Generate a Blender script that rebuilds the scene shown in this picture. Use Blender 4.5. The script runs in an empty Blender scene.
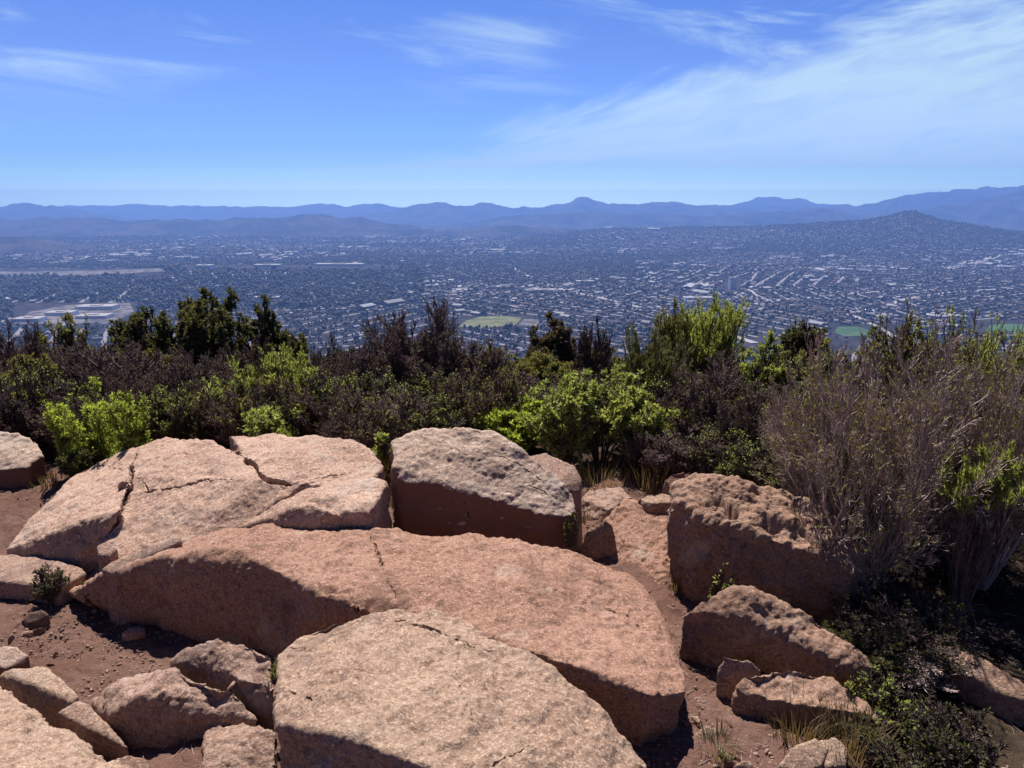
import bpy, bmesh, math, random
import numpy as np
from mathutils import Vector
from mathutils.bvhtree import BVHTree

# ------------------------------------------------------------------ camera, sky, sun, exposure
SC = bpy.context.scene
COL = SC.collection
CAM_H, F, PITCH = 2.4, 740.0, math.radians(13.6)
cam_d = bpy.data.cameras.new("camera")
cam_d.sensor_width = 36.0
cam_d.lens = 36.0 * F / 1024.0
cam_d.clip_start, cam_d.clip_end = 0.05, 200000.0
cam = bpy.data.objects.new("camera", cam_d)
COL.objects.link(cam)
cam.location = (0, 0, CAM_H)
cam.rotation_euler = (math.radians(90) - PITCH, 0, 0)
SC.camera = cam

SUN_EL, SUN_AZ = math.radians(62), math.radians(-14)      # ahead of the camera, a little to its left
SKY_STRENGTH, SUN_STRENGTH, EXPOSURE = 0.05, 5.0, 0.75
sd = bpy.data.lights.new("sun", 'SUN')
sd.energy, sd.angle, sd.color = SUN_STRENGTH, math.radians(0.5), (1.0, 0.95, 0.87)
sun = bpy.data.objects.new("sun", sd)
COL.objects.link(sun)
S = Vector((math.sin(SUN_AZ) * math.cos(SUN_EL), math.cos(SUN_AZ) * math.cos(SUN_EL), math.sin(SUN_EL)))
sun.rotation_euler = S.to_track_quat('Z', 'Y').to_euler()
sun.location = (0, 0, 50)

vs = SC.view_settings
vs.view_transform, vs.look, vs.exposure, vs.gamma, vs.use_curve_mapping = 'Standard', 'None', EXPOSURE, 1.0, False
SC.cycles.use_denoising = True
SC.cycles.max_bounces = 6
SC.cycles.diffuse_bounces = 2
SC.cycles.glossy_bounces = 2
SC.cycles.transmission_bounces = 4
SC.cycles.transparent_max_bounces = 6
SC.cycles.volume_bounces = 1
SC.cycles.sample_clamp_indirect = 4.0


class NT:
    """small helper to write node trees"""
    def __init__(s, tree):
        s.t = tree
        s.n, s.l = tree.nodes, tree.links

    def put(s, sock, v):
        if v is None:
            return
        if isinstance(v, bpy.types.NodeSocket):
            s.l.new(v, sock)
        else:
            sock.default_value = v

    def math(s, op, a, b=None, c=None, clamp=False):
        n = s.n.new('ShaderNodeMath')
        n.operation, n.use_clamp = op, clamp
        for i, v in enumerate((a, b, c)):
            s.put(n.inputs[i], v)
        return n.outputs[0]

    def vmath(s, op, a, b=None):
        n = s.n.new('ShaderNodeVectorMath')
        n.operation = op
        s.put(n.inputs[0], a)
        if b is not None:
            s.put(n.inputs[1], b)
        return n.outputs[0]

    def rng(s, v, a, b, c=0.0, d=1.0, smooth=True):
        n = s.n.new('ShaderNodeMapRange')
        n.interpolation_type = 'SMOOTHSTEP' if smooth else 'LINEAR'
        for i, x in enumerate((v, a, b, c, d)):
            s.put(n.inputs[i], x)
        return n.outputs[0]

    def noise(s, vec, scale, detail=4.0, rough=0.55, dist=0.0):
        n = s.n.new('ShaderNodeTexNoise')
        s.put(n.inputs['Vector'], vec)
        n.inputs['Scale'].default_value = scale
        n.inputs['Detail'].default_value = detail
        n.inputs['Roughness'].default_value = rough
        n.inputs['Distortion'].default_value = dist
        return n.outputs['Fac']

    def voro(s, vec, scale, out='Distance', feature='F1'):
        n = s.n.new('ShaderNodeTexVoronoi')
        n.feature = feature
        s.put(n.inputs['Vector'], vec)
        n.inputs['Scale'].default_value = scale
        return n.outputs[out]

    def mix(s, f, a, b, blend='MIX'):
        n = s.n.new('ShaderNodeMix')
        n.data_type, n.blend_type, n.clamp_factor = 'RGBA', blend, True
        s.put(n.inputs[0], f)
        for i, v in ((6, a), (7, b)):
            if not isinstance(v, bpy.types.NodeSocket) and len(v) == 3:
                v = (*v, 1.0)
            s.put(n.inputs[i], v)
        return n.outputs[2]

    def xyz(s, vec):
        n = s.n.new('ShaderNodeSeparateXYZ')
        s.put(n.inputs[0], vec)
        return n.outputs

    def comb(s, x, y, z):
        n = s.n.new('ShaderNodeCombineXYZ')
        for i, v in enumerate((x, y, z)):
            s.put(n.inputs[i], v)
        return n.outputs[0]


world = bpy.data.worlds.new("World")
SC.world = world
world.use_nodes = True
W = NT(world.node_tree)
W.n.clear()
w_out = W.n.new('ShaderNodeOutputWorld')
w_bg = W.n.new('ShaderNodeBackground')
w_sky = W.n.new('ShaderNodeTexSky')
w_sky.sky_type, w_sky.sun_disc = 'NISHITA', False
w_sky.sun_elevation, w_sky.sun_rotation = SUN_EL, SUN_AZ
w_sky.altitude, w_sky.air_density, w_sky.dust_density, w_sky.ozone_density = 480, 1.0, 0.0, 3.0
w_bg.inputs['Strength'].default_value = SKY_STRENGTH
hs = W.n.new('ShaderNodeHueSaturation')
hs.inputs['Saturation'].default_value = 1.3
hs.inputs['Hue'].default_value = 0.5
hs.inputs['Value'].default_value = 1.0
W.l.new(w_sky.outputs[0], hs.inputs['Color'])
tc = W.n.new('ShaderNodeTexCoord')
dx, dy, dz = W.xyz(tc.outputs['Generated'])
ys = W.math('MAXIMUM', dy, 0.05)
az = W.math('DIVIDE', dx, ys)                 # tangent of azimuth
el = W.math('DIVIDE', dz, ys)                 # tangent of elevation
tilt = W.math('SUBTRACT', el, W.math('MULTIPLY', az, 0.24))
pv = W.comb(W.math('MULTIPLY', az, 1.0), W.math('MULTIPLY', tilt, 4.2), 0.0)
n1 = W.noise(pv, 3.2, 9.0, 0.62, 0.5)
n2 = W.noise(W.vmath('ADD', pv, (5.3, 2.1, 0.0)), 9.0, 9.0, 0.66, 0.7)
up = W.rng(az, -0.38, 0.62, 0.015, 0.262)
edge = W.math('ADD', W.math('SUBTRACT', up, el), W.math('MULTIPLY', W.math('SUBTRACT', n1, 0.5), 0.24))
low = W.rng(W.math('ADD', el, W.math('MULTIPLY', W.math('SUBTRACT', n1, 0.5), 0.05)), 0.012, 0.06)
bank = W.math('MULTIPLY', W.rng(edge, -0.015, 0.045), low)
bank = W.math('MULTIPLY', bank, W.rng(W.math('ADD', W.math('MULTIPLY', n1, 0.5), W.math('MULTIPLY', n2, 0.5)), 0.34, 0.58, 0.6, 1.0))
bank = W.math('MULTIPLY', bank, W.rng(az, -0.5, 0.3, 0.6, 1.0))
wv = W.comb(W.math('MULTIPLY', az, 0.9), W.math('MULTIPLY', W.math('ADD', el, W.math('MULTIPLY', az, 0.08)), 5.5), 3.7)
n3 = W.noise(wv, 2.6, 9.0, 0.66, 0.9)
puff = W.math('MULTIPLY', W.math('MULTIPLY', W.rng(az, -0.28, -0.06), W.rng(az, 0.12, 0.0)), W.math('MULTIPLY', W.rng(el, 0.13, 0.17), W.rng(el, 0.25, 0.2)))
puff2 = W.math('MULTIPLY', W.rng(az, -0.2, -0.4), W.math('MULTIPLY', W.rng(el, 0.14, 0.18), W.rng(el, 0.26, 0.2)))
n3 = W.math('ADD', n3, W.math('MULTIPLY', W.math('ADD', puff, W.math('MULTIPLY', puff2, 0.5)), 0.17))
wisp = W.math('MULTIPLY', W.rng(n3, 0.5, 0.74), W.rng(el, 0.10, 0.2))
wisp = W.math('MULTIPLY', W.math('MULTIPLY', wisp, 0.75), W.rng(dy, 0.2, 0.5))
line = W.math('SUBTRACT', el, W.math('ADD', 0.022, W.math('MULTIPLY', W.math('ADD', az, 0.4), 0.085)))
line = W.math('ADD', line, W.math('MULTIPLY', W.math('SUBTRACT', n2, 0.5), 0.02))
strand = W.math('MULTIPLY', W.math('MULTIPLY', W.rng(line, -0.022, -0.004), W.rng(line, 0.016, 0.0)), W.math('MULTIPLY', W.rng(az, -0.5, -0.2), 1.0))
cov = W.math('MAXIMUM', W.math('MAXIMUM', bank, wisp), strand)
TINT_TOP, TINT_LOW = (1.18, 0.96, 1.42), (0.66, 0.98, 1.75)
tint = W.mix(W.rng(el, 0.02, 0.22), TINT_LOW, TINT_TOP)
base = W.mix(1.0, hs.outputs[0], tint, 'MULTIPLY')
# pale veil of thin high cloud along the skyline
veil = W.mix(W.rng(el, 0.004, 0.0203, smooth=False), (28.0, 36.0, 22.5), (23.5, 31.0, 21.0))
veil = W.mix(W.rng(el, 0.0203, 0.0265, smooth=False), veil, (14.2, 19.8, 17.0))
veil = W.mix(W.rng(el, 0.0265, 0.034, smooth=False), veil, (9.4, 14.8, 14.8))
veil = W.mix(W.rng(el, 0.034, 0.05, smooth=False), veil, (5.4, 9.8, 12.6))
veil = W.mix(W.rng(el, 0.05, 0.075, smooth=False), veil, (3.6, 7.2, 12.4))
base = W.mix(W.math('MULTIPLY', W.rng(el, 0.11, 0.05), W.rng(dy, 0.0, 0.4)), base, veil)
skyc = W.mix(W.math('MULTIPLY', cov, 0.93), base, (7.3, 9.9, 11.7), 'LIGHTEN')
back = W.rng(dy, -0.15, 0.45, 0.35, 1.0)          # sky dimmed behind the camera to cut fill on shaded faces
skyc = W.mix(1.0, skyc, W.comb(back, back, back), 'MULTIPLY')
W.l.new(skyc, w_bg.inputs['Color'])
W.l.new(w_bg.outputs[0], w_out.inputs[0])

# ------------------------------------------------------------------ numeric helpers
RNG = np.random.default_rng(11)


def _hash(ix, iy, iz, seed):
    h = (ix.astype(np.int64) * 374761393 + iy.astype(np.int64) * 668265263 + iz.astype(np.int64) * 2147483647 + seed * 974711) & 0x7fffffff
    h = ((h ^ (h >> 13)) * 1274126177) & 0x7fffffff
    h = ((h ^ (h >> 15)) * 668265263) & 0x7fffffff
    return ((h ^ (h >> 16)) & 0xffff) / 65535.0


def vnoise(p, seed=0):
    p = np.asarray(p, dtype=np.float64)
    i = np.floor(p)
    f = p - i
    u = f * f * f * (f * (f * 6 - 15) + 10)
    i = i.astype(np.int64)
    out = 0.0
    for a in (0, 1):
        wx = u[:, 0] if a else 1 - u[:, 0]
        for b in (0, 1):
            wy = u[:, 1] if b else 1 - u[:, 1]
            for c in (0, 1):
                wz = u[:, 2] if c else 1 - u[:, 2]
                out = out + wx * wy * wz * _hash(i[:, 0] + a, i[:, 1] + b, i[:, 2] + c, seed)
    return out * 2 - 1


def fbm(p, freq, octs=4, gain=0.5, seed=0):
    out, a, p = 0.0, 1.0, np.asarray(p, float) * freq
    for k in range(octs):
        out = out + a * vnoise(p + 17.3 * k, seed + k)
        p = p * 2.03
        a *= gain
    return out


def fbm2(x, y, freq, octs=4, gain=0.5, seed=0):
    return fbm(np.stack([x, y, np.zeros_like(x)], 1), freq, octs, gain, seed)


def sstep(x, a, b):
    t = np.clip((x - a) / (b - a), 0, 1)
    return t * t * (3 - 2 * t)


CP, SP = math.cos(PITCH), math.sin(PITCH)


def tan_below(py):
    return math.tan(PITCH + math.atan((py - 384.0) / F))


def at(px, py, z):
    """where the sight line of a point of the photograph meets height z"""
    Y = (CAM_H - z) / tan_below(py)
    depth = Y * CP - (z - CAM_H) * SP
    return np.array([(px - 512.0) / F * depth, Y, z])


def at_y(px, py, Y):
    z = CAM_H - Y * tan_below(py)
    return at(px, py, z)


def px_of(x, y, z):
    d = y * CP - (z - CAM_H) * SP
    v = (z - CAM_H) * CP + y * SP
    return 512 + F * x / d, 384 - F * v / d


def mesh_from(name, V, Fc, n=4, mats=(), mi=None, smooth=False):
    me = bpy.data.meshes.new(name)
    V = np.asarray(V, dtype=np.float32)
    Fc = np.asarray(Fc, dtype=np.int32).reshape(-1, n)
    me.vertices.add(len(V))
    me.vertices.foreach_set('co', V.ravel())
    me.loops.add(Fc.size)
    me.loops.foreach_set('vertex_index', Fc.ravel())
    me.polygons.add(len(Fc))
    me.polygons.foreach_set('loop_start', np.arange(0, Fc.size, n, dtype=np.int32))
    me.polygons.foreach_set('loop_total', np.full(len(Fc), n, dtype=np.int32))
    for m in mats:
        me.materials.append(m)
    if mi is not None:
        me.polygons.foreach_set('material_index', np.asarray(mi, dtype=np.int32))
    if smooth:
        me.polygons.foreach_set('use_smooth', np.ones(len(Fc), dtype=bool))
    me.update(calc_edges=True)
    me.validate()
    return me


def obj(name, me, parent=None, loc=None):
    o = bpy.data.objects.new(name, me)
    COL.objects.link(o)
    if parent:
        o.parent = parent
    if loc is not None:
        o.location = loc
    return o


def tag(o, label=None, cat=None, group=None, kind=None):
    for k, v in (('label', label), ('category', cat), ('group', group), ('kind', kind)):
        if v:
            o[k] = v
    return o


# ------------------------------------------------------------------ materials
def material(name):
    m = bpy.data.materials.new(name)
    m.use_nodes = True
    t = NT(m.node_tree)
    t.n.clear()
    out = t.n.new('ShaderNodeOutputMaterial')
    return m, t, out


def princ(t, out, color, rough=0.9, spec=0.2, normal=None):
    b = t.n.new('ShaderNodeBsdfPrincipled')
    t.put(b.inputs['Base Color'], color if isinstance(color, bpy.types.NodeSocket) else (*color, 1))
    t.put(b.inputs['Roughness'], rough)
    b.inputs['Specular IOR Level'].default_value = spec
    if normal is not None:
        t.l.new(normal, b.inputs['Normal'])
    t.l.new(b.outputs[0], out.inputs['Surface'])
    return b


def bump(t, h, strength, dist, normal=None):
    n = t.n.new('ShaderNodeBump')
    n.inputs['Strength'].default_value = strength
    n.inputs['Distance'].default_value = dist
    t.put(n.inputs['Height'], h)
    if normal is not None:
        t.l.new(normal, n.inputs['Normal'])
    return n.outputs[0]


def plain(name, color, rough=0.9, spec=0.2, var=0.0):
    m, t, out = material(name)
    c = (*color, 1)
    if var:
        g = t.n.new('ShaderNodeNewGeometry')
        k = t.rng(g.outputs['Random Per Island'], 0, 1, 1 - var, 1 + var, False)
        c = t.mix(1.0, color, t.comb(k, k, k), 'MULTIPLY')
        princ(t, out, c, rough, spec)
    else:
        princ(t, out, color, rough, spec)
    return m


def granite(name, a, b, grey=0.0, lichen=0.25, shaded_red=None):
    """weathered pink granite: coarse grains, iron stain, pale grey lichen crusts, pits"""
    m, t, out = material(name)
    g = t.n.new('ShaderNodeNewGeometry')
    P = g.outputs['Position']
    big = t.noise(P, 1.6, 5, 0.6)
    mid = t.noise(P, 7.0, 6, 0.65, 0.4)
    grain = t.noise(P, 80.0, 3, 0.75)
    grain2 = t.noise(P, 38.0, 4, 0.7)
    c = t.mix(t.rng(t.math('ADD', t.math('MULTIPLY', big, 0.6), t.math('MULTIPLY', mid, 0.4)), 0.35, 0.66), a, b)
    c = t.mix(t.rng(mid, 0.5, 0.7, 0.0, 0.6), c, (a[0] * 0.62, a[1] * 0.55, a[2] * 0.52))
    c = t.mix(t.rng(grain, 0.5, 0.64, 0.0, 1.0), c, (min(b[0] * 1.35, .8), min(b[1] * 1.45, .8), min(b[2] * 1.5, .8)))
    coarse = t.noise(P, 48.0, 2, 0.8)
    c = t.mix(t.rng(coarse, 0.53, 0.65, 0.0, 0.45), c, (a[0] * 0.5, a[1] * 0.47, a[2] * 0.47))
    patch = t.noise(t.vmath('ADD', P, (1.7, 4.4, 8.8)), 1.9, 9, 0.72, 0.8)
    c = t.mix(t.rng(patch, 0.55, 0.60, 0.0, 0.5), c, (a[0] * 0.6, a[1] * 0.62, a[2] * 0.68))
    c = t.mix(t.rng(grain2, 0.53, 0.68, 0.0, 0.65), c, (a[0] * 0.34, a[1] * 0.32, a[2] * 0.34))
    gl = t.noise(t.vmath('ADD', P, (3.1, 7.7, 1.3)), 2.7, 8, 0.68, 0.6)
    c = t.mix(t.rng(gl, 0.62 - lichen * 0.3, 0.74 - lichen * 0.2, 0.0, 0.5 + grey * 0.4), c, (0.45, 0.365, 0.305))
    dk = t.noise(t.vmath('ADD', P, (9.1, 2.7, 5.3)), 4.4, 8, 0.7, 1.0)
    c = t.mix(t.rng(dk, 0.64, 0.78, 0.0, 0.55), c, (0.06, 0.04, 0.036))
    if shaded_red:  # steep faces: redder bare rock, painted darker to deepen their shade
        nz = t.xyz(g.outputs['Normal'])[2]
        c = t.mix(t.rng(t.math('ADD', nz, t.math('MULTIPLY', t.math('SUBTRACT', mid, 0.5), 0.35)), 0.5, 0.25), c, t.mix(grain, shaded_red, (shaded_red[0] * .7, shaded_red[1] * .6, shaded_red[2] * .6)))
    n = bump(t, t.noise(P, 26.0, 6, 0.7), 0.55, 0.02)
    n = bump(t, grain, 0.7, 0.008, n)
    princ(t, out, c, 0.88, 0.18, n)
    return m


G_RED = granite('granite_red', (0.245, 0.128, 0.087), (0.345, 0.2, 0.143), 0.0, 0.1)
G_TAN = granite('granite_tan', (0.275, 0.168, 0.118), (0.375, 0.256, 0.185), 0.15, 0.2)
G_PINK = granite('granite_pink', (0.255, 0.152, 0.113), (0.35, 0.23, 0.175), 0.2, 0.25)
G_SLAB = granite('granite_slab', (0.34, 0.207, 0.15), (0.45, 0.3, 0.228), 0.2, 0.25)
G_ORANGE = granite('granite_orange', (0.235, 0.132, 0.09), (0.325, 0.2, 0.142), 0.1, 0.2)
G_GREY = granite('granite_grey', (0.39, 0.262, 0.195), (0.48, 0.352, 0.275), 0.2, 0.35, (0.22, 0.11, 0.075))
G_DARK = granite('granite_dark', (0.14, 0.08, 0.058), (0.19, 0.115, 0.085), 0.1, 0.2)


def leaf_mat(name, cols, trans=0.45, rough=0.55):
    m, t, out = material(name)
    g = t.n.new('ShaderNodeNewGeometry')
    r = g.outputs['Random Per Island']
    c = t.mix(t.rng(r, 0.0, 0.5, smooth=False), cols[0], cols[1])
    c = t.mix(t.rng(r, 0.55, 1.0, smooth=False), c, cols[2])
    b = t.n.new('ShaderNodeBsdfPrincipled')
    t.put(b.inputs['Base Color'], c)
    b.inputs['Roughness'].default_value = rough
    b.inputs['Specular IOR Level'].default_value = 0.25
    tr = t.n.new('ShaderNodeBsdfTranslucent')
    t.put(tr.inputs['Color'], t.mix(1.0, c, (1.0, 1.0, 0.55), 'MULTIPLY'))
    mx = t.n.new('ShaderNodeMixShader')
    mx.inputs[0].default_value = trans
    t.l.new(b.outputs[0], mx.inputs[1])
    t.l.new(tr.outputs[0], mx.inputs[2])
    t.l.new(mx.outputs[0], out.inputs['Surface'])
    return m


def bark_mat(name, a, b):
    m, t, out = material(name)
    g = t.n.new('ShaderNodeNewGeometry')
    c = t.mix(g.outputs['Random Per Island'], a, b)
    princ(t, out, c, 0.85, 0.2)
    return m


BARK = bark_mat('bark_brown', (0.05, 0.035, 0.03), (0.12, 0.085, 0.075))
TWIG = bark_mat('twig_purple_brown', (0.085, 0.053, 0.053), (0.21, 0.138, 0.132))
TWIG_PALE = bark_mat('twig_dry', (0.19, 0.135, 0.12), (0.62, 0.48, 0.425))
LEAF_DARK = leaf_mat('leaf_evergreen', ((0.06, 0.066, 0.03), (0.11, 0.112, 0.045), (0.18, 0.15, 0.075)), 0.45)
LEAF_BROWN = leaf_mat('leaf_dead', ((0.075, 0.05, 0.042), (0.125, 0.085, 0.06), (0.15, 0.135, 0.06)), 0.35)
LEAF_OLIVE = leaf_mat('leaf_olive', ((0.14, 0.14, 0.045), (0.22, 0.205, 0.07), (0.31, 0.26, 0.115)), 0.5)
LEAF_GREEN = leaf_mat('leaf_green', ((0.24, 0.27, 0.075), (0.34, 0.37, 0.115), (0.47, 0.48, 0.22)), 0.58)
LEAF_LIME = leaf_mat('leaf_lime', ((0.29, 0.36, 0.06), (0.42, 0.5, 0.09), (0.55, 0.58, 0.2)), 0.58)
LEAF_SAGE = leaf_mat('leaf_sage', ((0.11, 0.115, 0.055), (0.16, 0.16, 0.08), (0.23, 0.21, 0.12)), 0.4)
STRAW = leaf_mat('straw', ((0.13, 0.085, 0.05), (0.2, 0.135, 0.08), (0.28, 0.2, 0.12)), 0.35)

# ------------------------------------------------------------------ terrain
VALLEY = -320.0


def ridge_fn(pts, D):
    """crest height by azimuth, from points of the skyline at distance D"""
    xs = np.array([(p[0] - 512.0) / F / CP for p in pts])
    zs = np.array([CAM_H - D * tan_below(p[1]) for p in pts])
    return xs, zs


HELIX = ridge_fn([(300, 246), (480, 241), (560, 235), (600, 230), (650, 228), (700, 228), (740, 226), (780, 224), (820, 221), (850, 219),
                  (870, 215), (885, 211), (893, 211), (902, 214), (920, 219), (945, 222), (962, 225), (990, 229), (1024, 231), (1200, 240)], 7000)
LEFTRISE = ridge_fn([(-300, 270), (0, 273), (60, 271), (130, 268), (200, 263), (300, 266), (380, 268), (470, 272), (600, 279)], 3700)


def valley_z(x, y):
    r = np.hypot(x, y)
    t = np.where(y > 1, x / np.maximum(y, 1), np.sign(x) * 9)
    z = np.full_like(r, VALLEY) + 7.0 * fbm2(x, y, 1 / 900.0, 3, 0.5, 5) * sstep(r, 1200, 2200)
    h = np.interp(t, HELIX[0], HELIX[1]) - VALLEY
    w = np.exp(-((r - 7000) / np.where(r < 7000, 950.0, 1500.0)) ** 2) * (1 + 0.12 * fbm2(x, y, 1 / 500.0, 4, 0.5, 9) * np.exp(-((r - 7000) / 2600) ** 2) * sstep(np.abs(r - 7000), 60, 500))
    z = z + np.maximum(h, 0) * w * sstep(t, -0.35, 0.0)
    h2 = np.interp(t, LEFTRISE[0], LEFTRISE[1]) - VALLEY
    z = z + np.maximum(h2, 0) * 0.9 * np.exp(-((r - 3700) / np.where(r < 3700, 620.0, 500.0)) ** 2) * sstep(t, 0.25, -0.05)
    return z


def ground_z(x, y):
    x, y = np.asarray(x, float), np.asarray(y, float)
    r = np.hypot(x, y)
    near = 0.22 * sstep(y, 4.3, 5.6) - 0.10 * sstep(x, 1.2, 3.5)
    near = near + 0.10 * np.exp(-((x + 1.3) ** 2 + (y - 2.75) ** 2) / 0.16)
    s = np.maximum(r - 6.6, 0)
    near = near - 0.275 * (np.sqrt(s * s + 1.0) - 1.0)
    wob = np.where(r < 14, 0.03, np.minimum(0.03 + (r - 14) * 0.02, 6.0))
    near = near + wob * fbm2(x, y, 0.9, 3, 0.5, 3) * np.where(r < 40, 1, 0.0) + np.where(r > 20, 1, 0) * np.minimum((r - 20) * .03, 8) * fbm2(x, y, 1 / 45., 3, .5, 4)
    z = valley_z(x, y)
    k = 25.0
    return np.where(r < 300, near, np.logaddexp(near / k, z / k) * k)


def build_ground():
    a_f = np.radians(np.linspace(-44, 44, 620))
    a_c = np.radians(np.linspace(44, 316, 90))[1:-1]
    ang = np.concatenate([a_f, a_c])
    rad = np.concatenate([np.linspace(0.25, 8.0, 430, endpoint=False), np.geomspace(8.0, 30000, 540)])
    A, R = np.meshgrid(ang, rad)
    R = np.minimum(R, np.where(np.cos(A) < 0.085, 2400.0 / np.maximum(-np.cos(A), 0.08), 23000.0 / np.maximum(np.cos(A), 0.6)))
    X, Y = (R * np.sin(A)).ravel(), (R * np.cos(A)).ravel()
    Z = ground_z(X, Y)
    m = np.hypot(X, Y) < 9
    Z[m] += 0.018 * fbm2(X[m], Y[m], 6, 5, 0.6, 21) + 0.007 * np.abs(fbm2(X[m], Y[m], 30, 2, 0.6, 33))
    nr, na = R.shape
    i = np.arange(nr - 1)[:, None] * na
    j = np.arange(na)[None, :]
    j2 = (j + 1) % na
    Q = np.stack([i + j, i + na + j, i + na + j2, i + j2], -1).reshape(-1, 4)[:, ::-1]
    V = np.stack([X, Y, Z], 1)
    # close the centre under the viewer
    c = len(V)
    V = np.vstack([V, [[0, 0, float(Z[:na].mean())]]])
    me = mesh_from('ground', V, Q, 4, [GROUND], smooth=True)
    return tag(obj('ground', me), kind='structure')


def ground_material():
    m, t, out = material('ground_dirt_and_scrub')
    g = t.n.new('ShaderNodeNewGeometry')
    P = g.outputs['Position']
    x, y, z = t.xyz(P)
    r = t.math('SQRT', t.math('ADD', t.math('MULTIPLY', x, x), t.math('MULTIPLY', y, y)))
    a, b = t.noise(P, 3.5, 6, 0.6), t.noise(P, 45, 5, 0.7)
    dirt = t.mix(t.rng(a, 0.3, 0.7), (0.155, 0.08, 0.06), (0.215, 0.123, 0.096))
    dirt = t.mix(t.rng(b, 0.52, 0.75, 0, 0.6), dirt, (0.25, 0.16, 0.12))
    dirt = t.mix(t.rng(t.noise(P, 14, 6, 0.7), 0.52, 0.7, 0, 0.75), dirt, (0.07, 0.038, 0.03))
    scrub = t.mix(t.rng(t.noise(P, 4.0, 7, 0.75), 0.4, 0.6), (0.025, 0.018, 0.013), (0.075, 0.05, 0.034))
    vp = t.noise(P, 0.0016, 6, 0.6)
    vf = t.noise(P, 0.022, 6, 0.75)
    town = t.mix(t.rng(vf, 0.42, 0.62), (0.015, 0.0135, 0.016), (0.045, 0.037, 0.042))
    town = t.mix(t.rng(vp, 0.5, 0.65, 0, 0.8), town, (0.018, 0.018, 0.018))
    wild = t.mix(t.rng(t.noise(P, 0.004, 8, 0.7), 0.4, 0.62), (0.02, 0.02, 0.018), (0.055, 0.045, 0.042))
    rn = t.math('ADD', y, t.math('MULTIPLY', t.math('SUBTRACT', a, 0.5), 1.6))
    side = t.math('MULTIPLY', t.rng(t.math('ADD', x, t.math('MULTIPLY', a, 0.8)), 1.5, 2.2), t.rng(y, 2.2, 2.8))
    c = t.mix(t.math('MAXIMUM', t.rng(rn, 5.7, 6.5), side), dirt, scrub)
    c = t.mix(t.rng(r, 800, 1500), c, town)
    c = t.mix(t.rng(r, 10500, 14000), c, wild)
    h = t.math('ADD', t.math('MULTIPLY', t.noise(P, 20, 6, 0.75), 1.0), t.math('MULTIPLY', t.noise(P, 110, 3, 0.7), 0.35))
    n = bump(t, h, 0.9, 0.035)
    princ(t, out, c, 0.95, 0.1, n)
    return m


GROUND = ground_material()
ground = build_ground()


def mountain_material():
    m, t, out = material('mountain_chaparral')
    g = t.n.new('ShaderNodeNewGeometry')
    P = g.outputs['Position']
    c = t.mix(t.rng(t.noise(P, 0.002, 8, 0.7), 0.4, 0.62), (0.008, 0.009, 0.009), (0.055, 0.044, 0.042))
    princ(t, out, c, 0.95, 0.1)
    return m


MOUNT = mountain_material()


def mountain(pts, D, wf, wb, seed, rough=0.8, base=VALLEY - 40):
    """a range with its own depth: crest from the skyline, gullied slopes to both sides"""
    xs, zs = ridge_fn(pts, D)
    az = np.linspace(xs[0], xs[-1], 420)
    rr = np.concatenate([np.linspace(D - wf, D, 46), np.linspace(D, D + wb, 24)[1:]])
    A, R = np.meshgrid(az, rr)
    X, Y = (A * R).ravel(), R.ravel()
    u = ((R - D) / np.where(R < D, wf, wb)).ravel()
    crest = np.interp(A.ravel(), xs, zs)
    jag = fbm2(A.ravel() * 55, 0 * Y, 1.0, 5, 0.6, seed + 3)
    crest = crest + D * 0.0017 * jag
    fall = np.clip(1 - np.abs(u), 0, 1)
    s = D / 20000.0
    gul = 1 - np.abs(fbm2(X, Y, 1 / (1500.0 * s), 5, 0.55, seed))
    fine = fbm2(X, Y, 1 / (500.0 * s), 4, 0.5, seed + 7)
    prof = fall ** 1.25
    env = np.clip(np.abs(u) * 5, 0.0, 1) * fall
    end = sstep(A.ravel(), xs[0], xs[0] + 0.05) * sstep(A.ravel(), xs[-1], xs[-1] - 0.05)
    H = np.maximum(crest - base, 0)
    Z = base + H * end * np.clip(prof + env * rough * (gul - 0.72) + 0.03 * fine * fall, 0, 1.02)
    na, nr = len(az), len(rr)
    i = np.arange(nr - 1)[:, None] * na
    j = np.arange(na - 1)[None, :]
    Q = np.stack([i + j, i + j + 1, i + na + j + 1, i + na + j], -1).reshape(-1, 4)
    me = mesh_from('mountain', np.stack([X, Y, Z], 1), Q, 4, [MOUNT], smooth=True)
    return tag(obj('mountain', me), kind='structure')


mountain([(-200, 211), (-60, 208), (0, 208), (60, 207), (120, 206), (160, 205), (200, 205), (260, 206), (310, 206), (330, 204), (345, 204), (354, 207),
          (372, 204), (388, 203), (408, 207), (470, 207), (600, 208), (690, 207), (720, 204), (740, 199), (757, 197), (778, 198), (805, 203),
          (850, 207), (1000, 208), (1250, 206)], 19500, 2600, 3000, 41)
mountain([(-200, 216), (0, 213), (25, 208), (40, 204), (52, 203), (64, 204), (85, 207), (110, 211), (145, 218), (200, 226)], 14500, 3000, 2500, 52)
mountain([(330, 222), (380, 213), (402, 209), (420, 206), (430, 203), (437, 202), (452, 204), (470, 206), (480, 202), (500, 206), (530, 208), (545, 206),
          (562, 204), (570, 200), (576, 197), (583, 197), (591, 200), (603, 204), (640, 204), (668, 202), (690, 205), (730, 206), (800, 206), (830, 205),
          (900, 209), (960, 214)], 16000, 3000, 2600, 63)
mountain([(780, 214), (830, 206), (860, 202), (885, 194), (915, 191), (945, 189), (975, 187), (995, 185), (1040, 186), (1300, 200)], 15500, 2600, 2600, 69)
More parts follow.
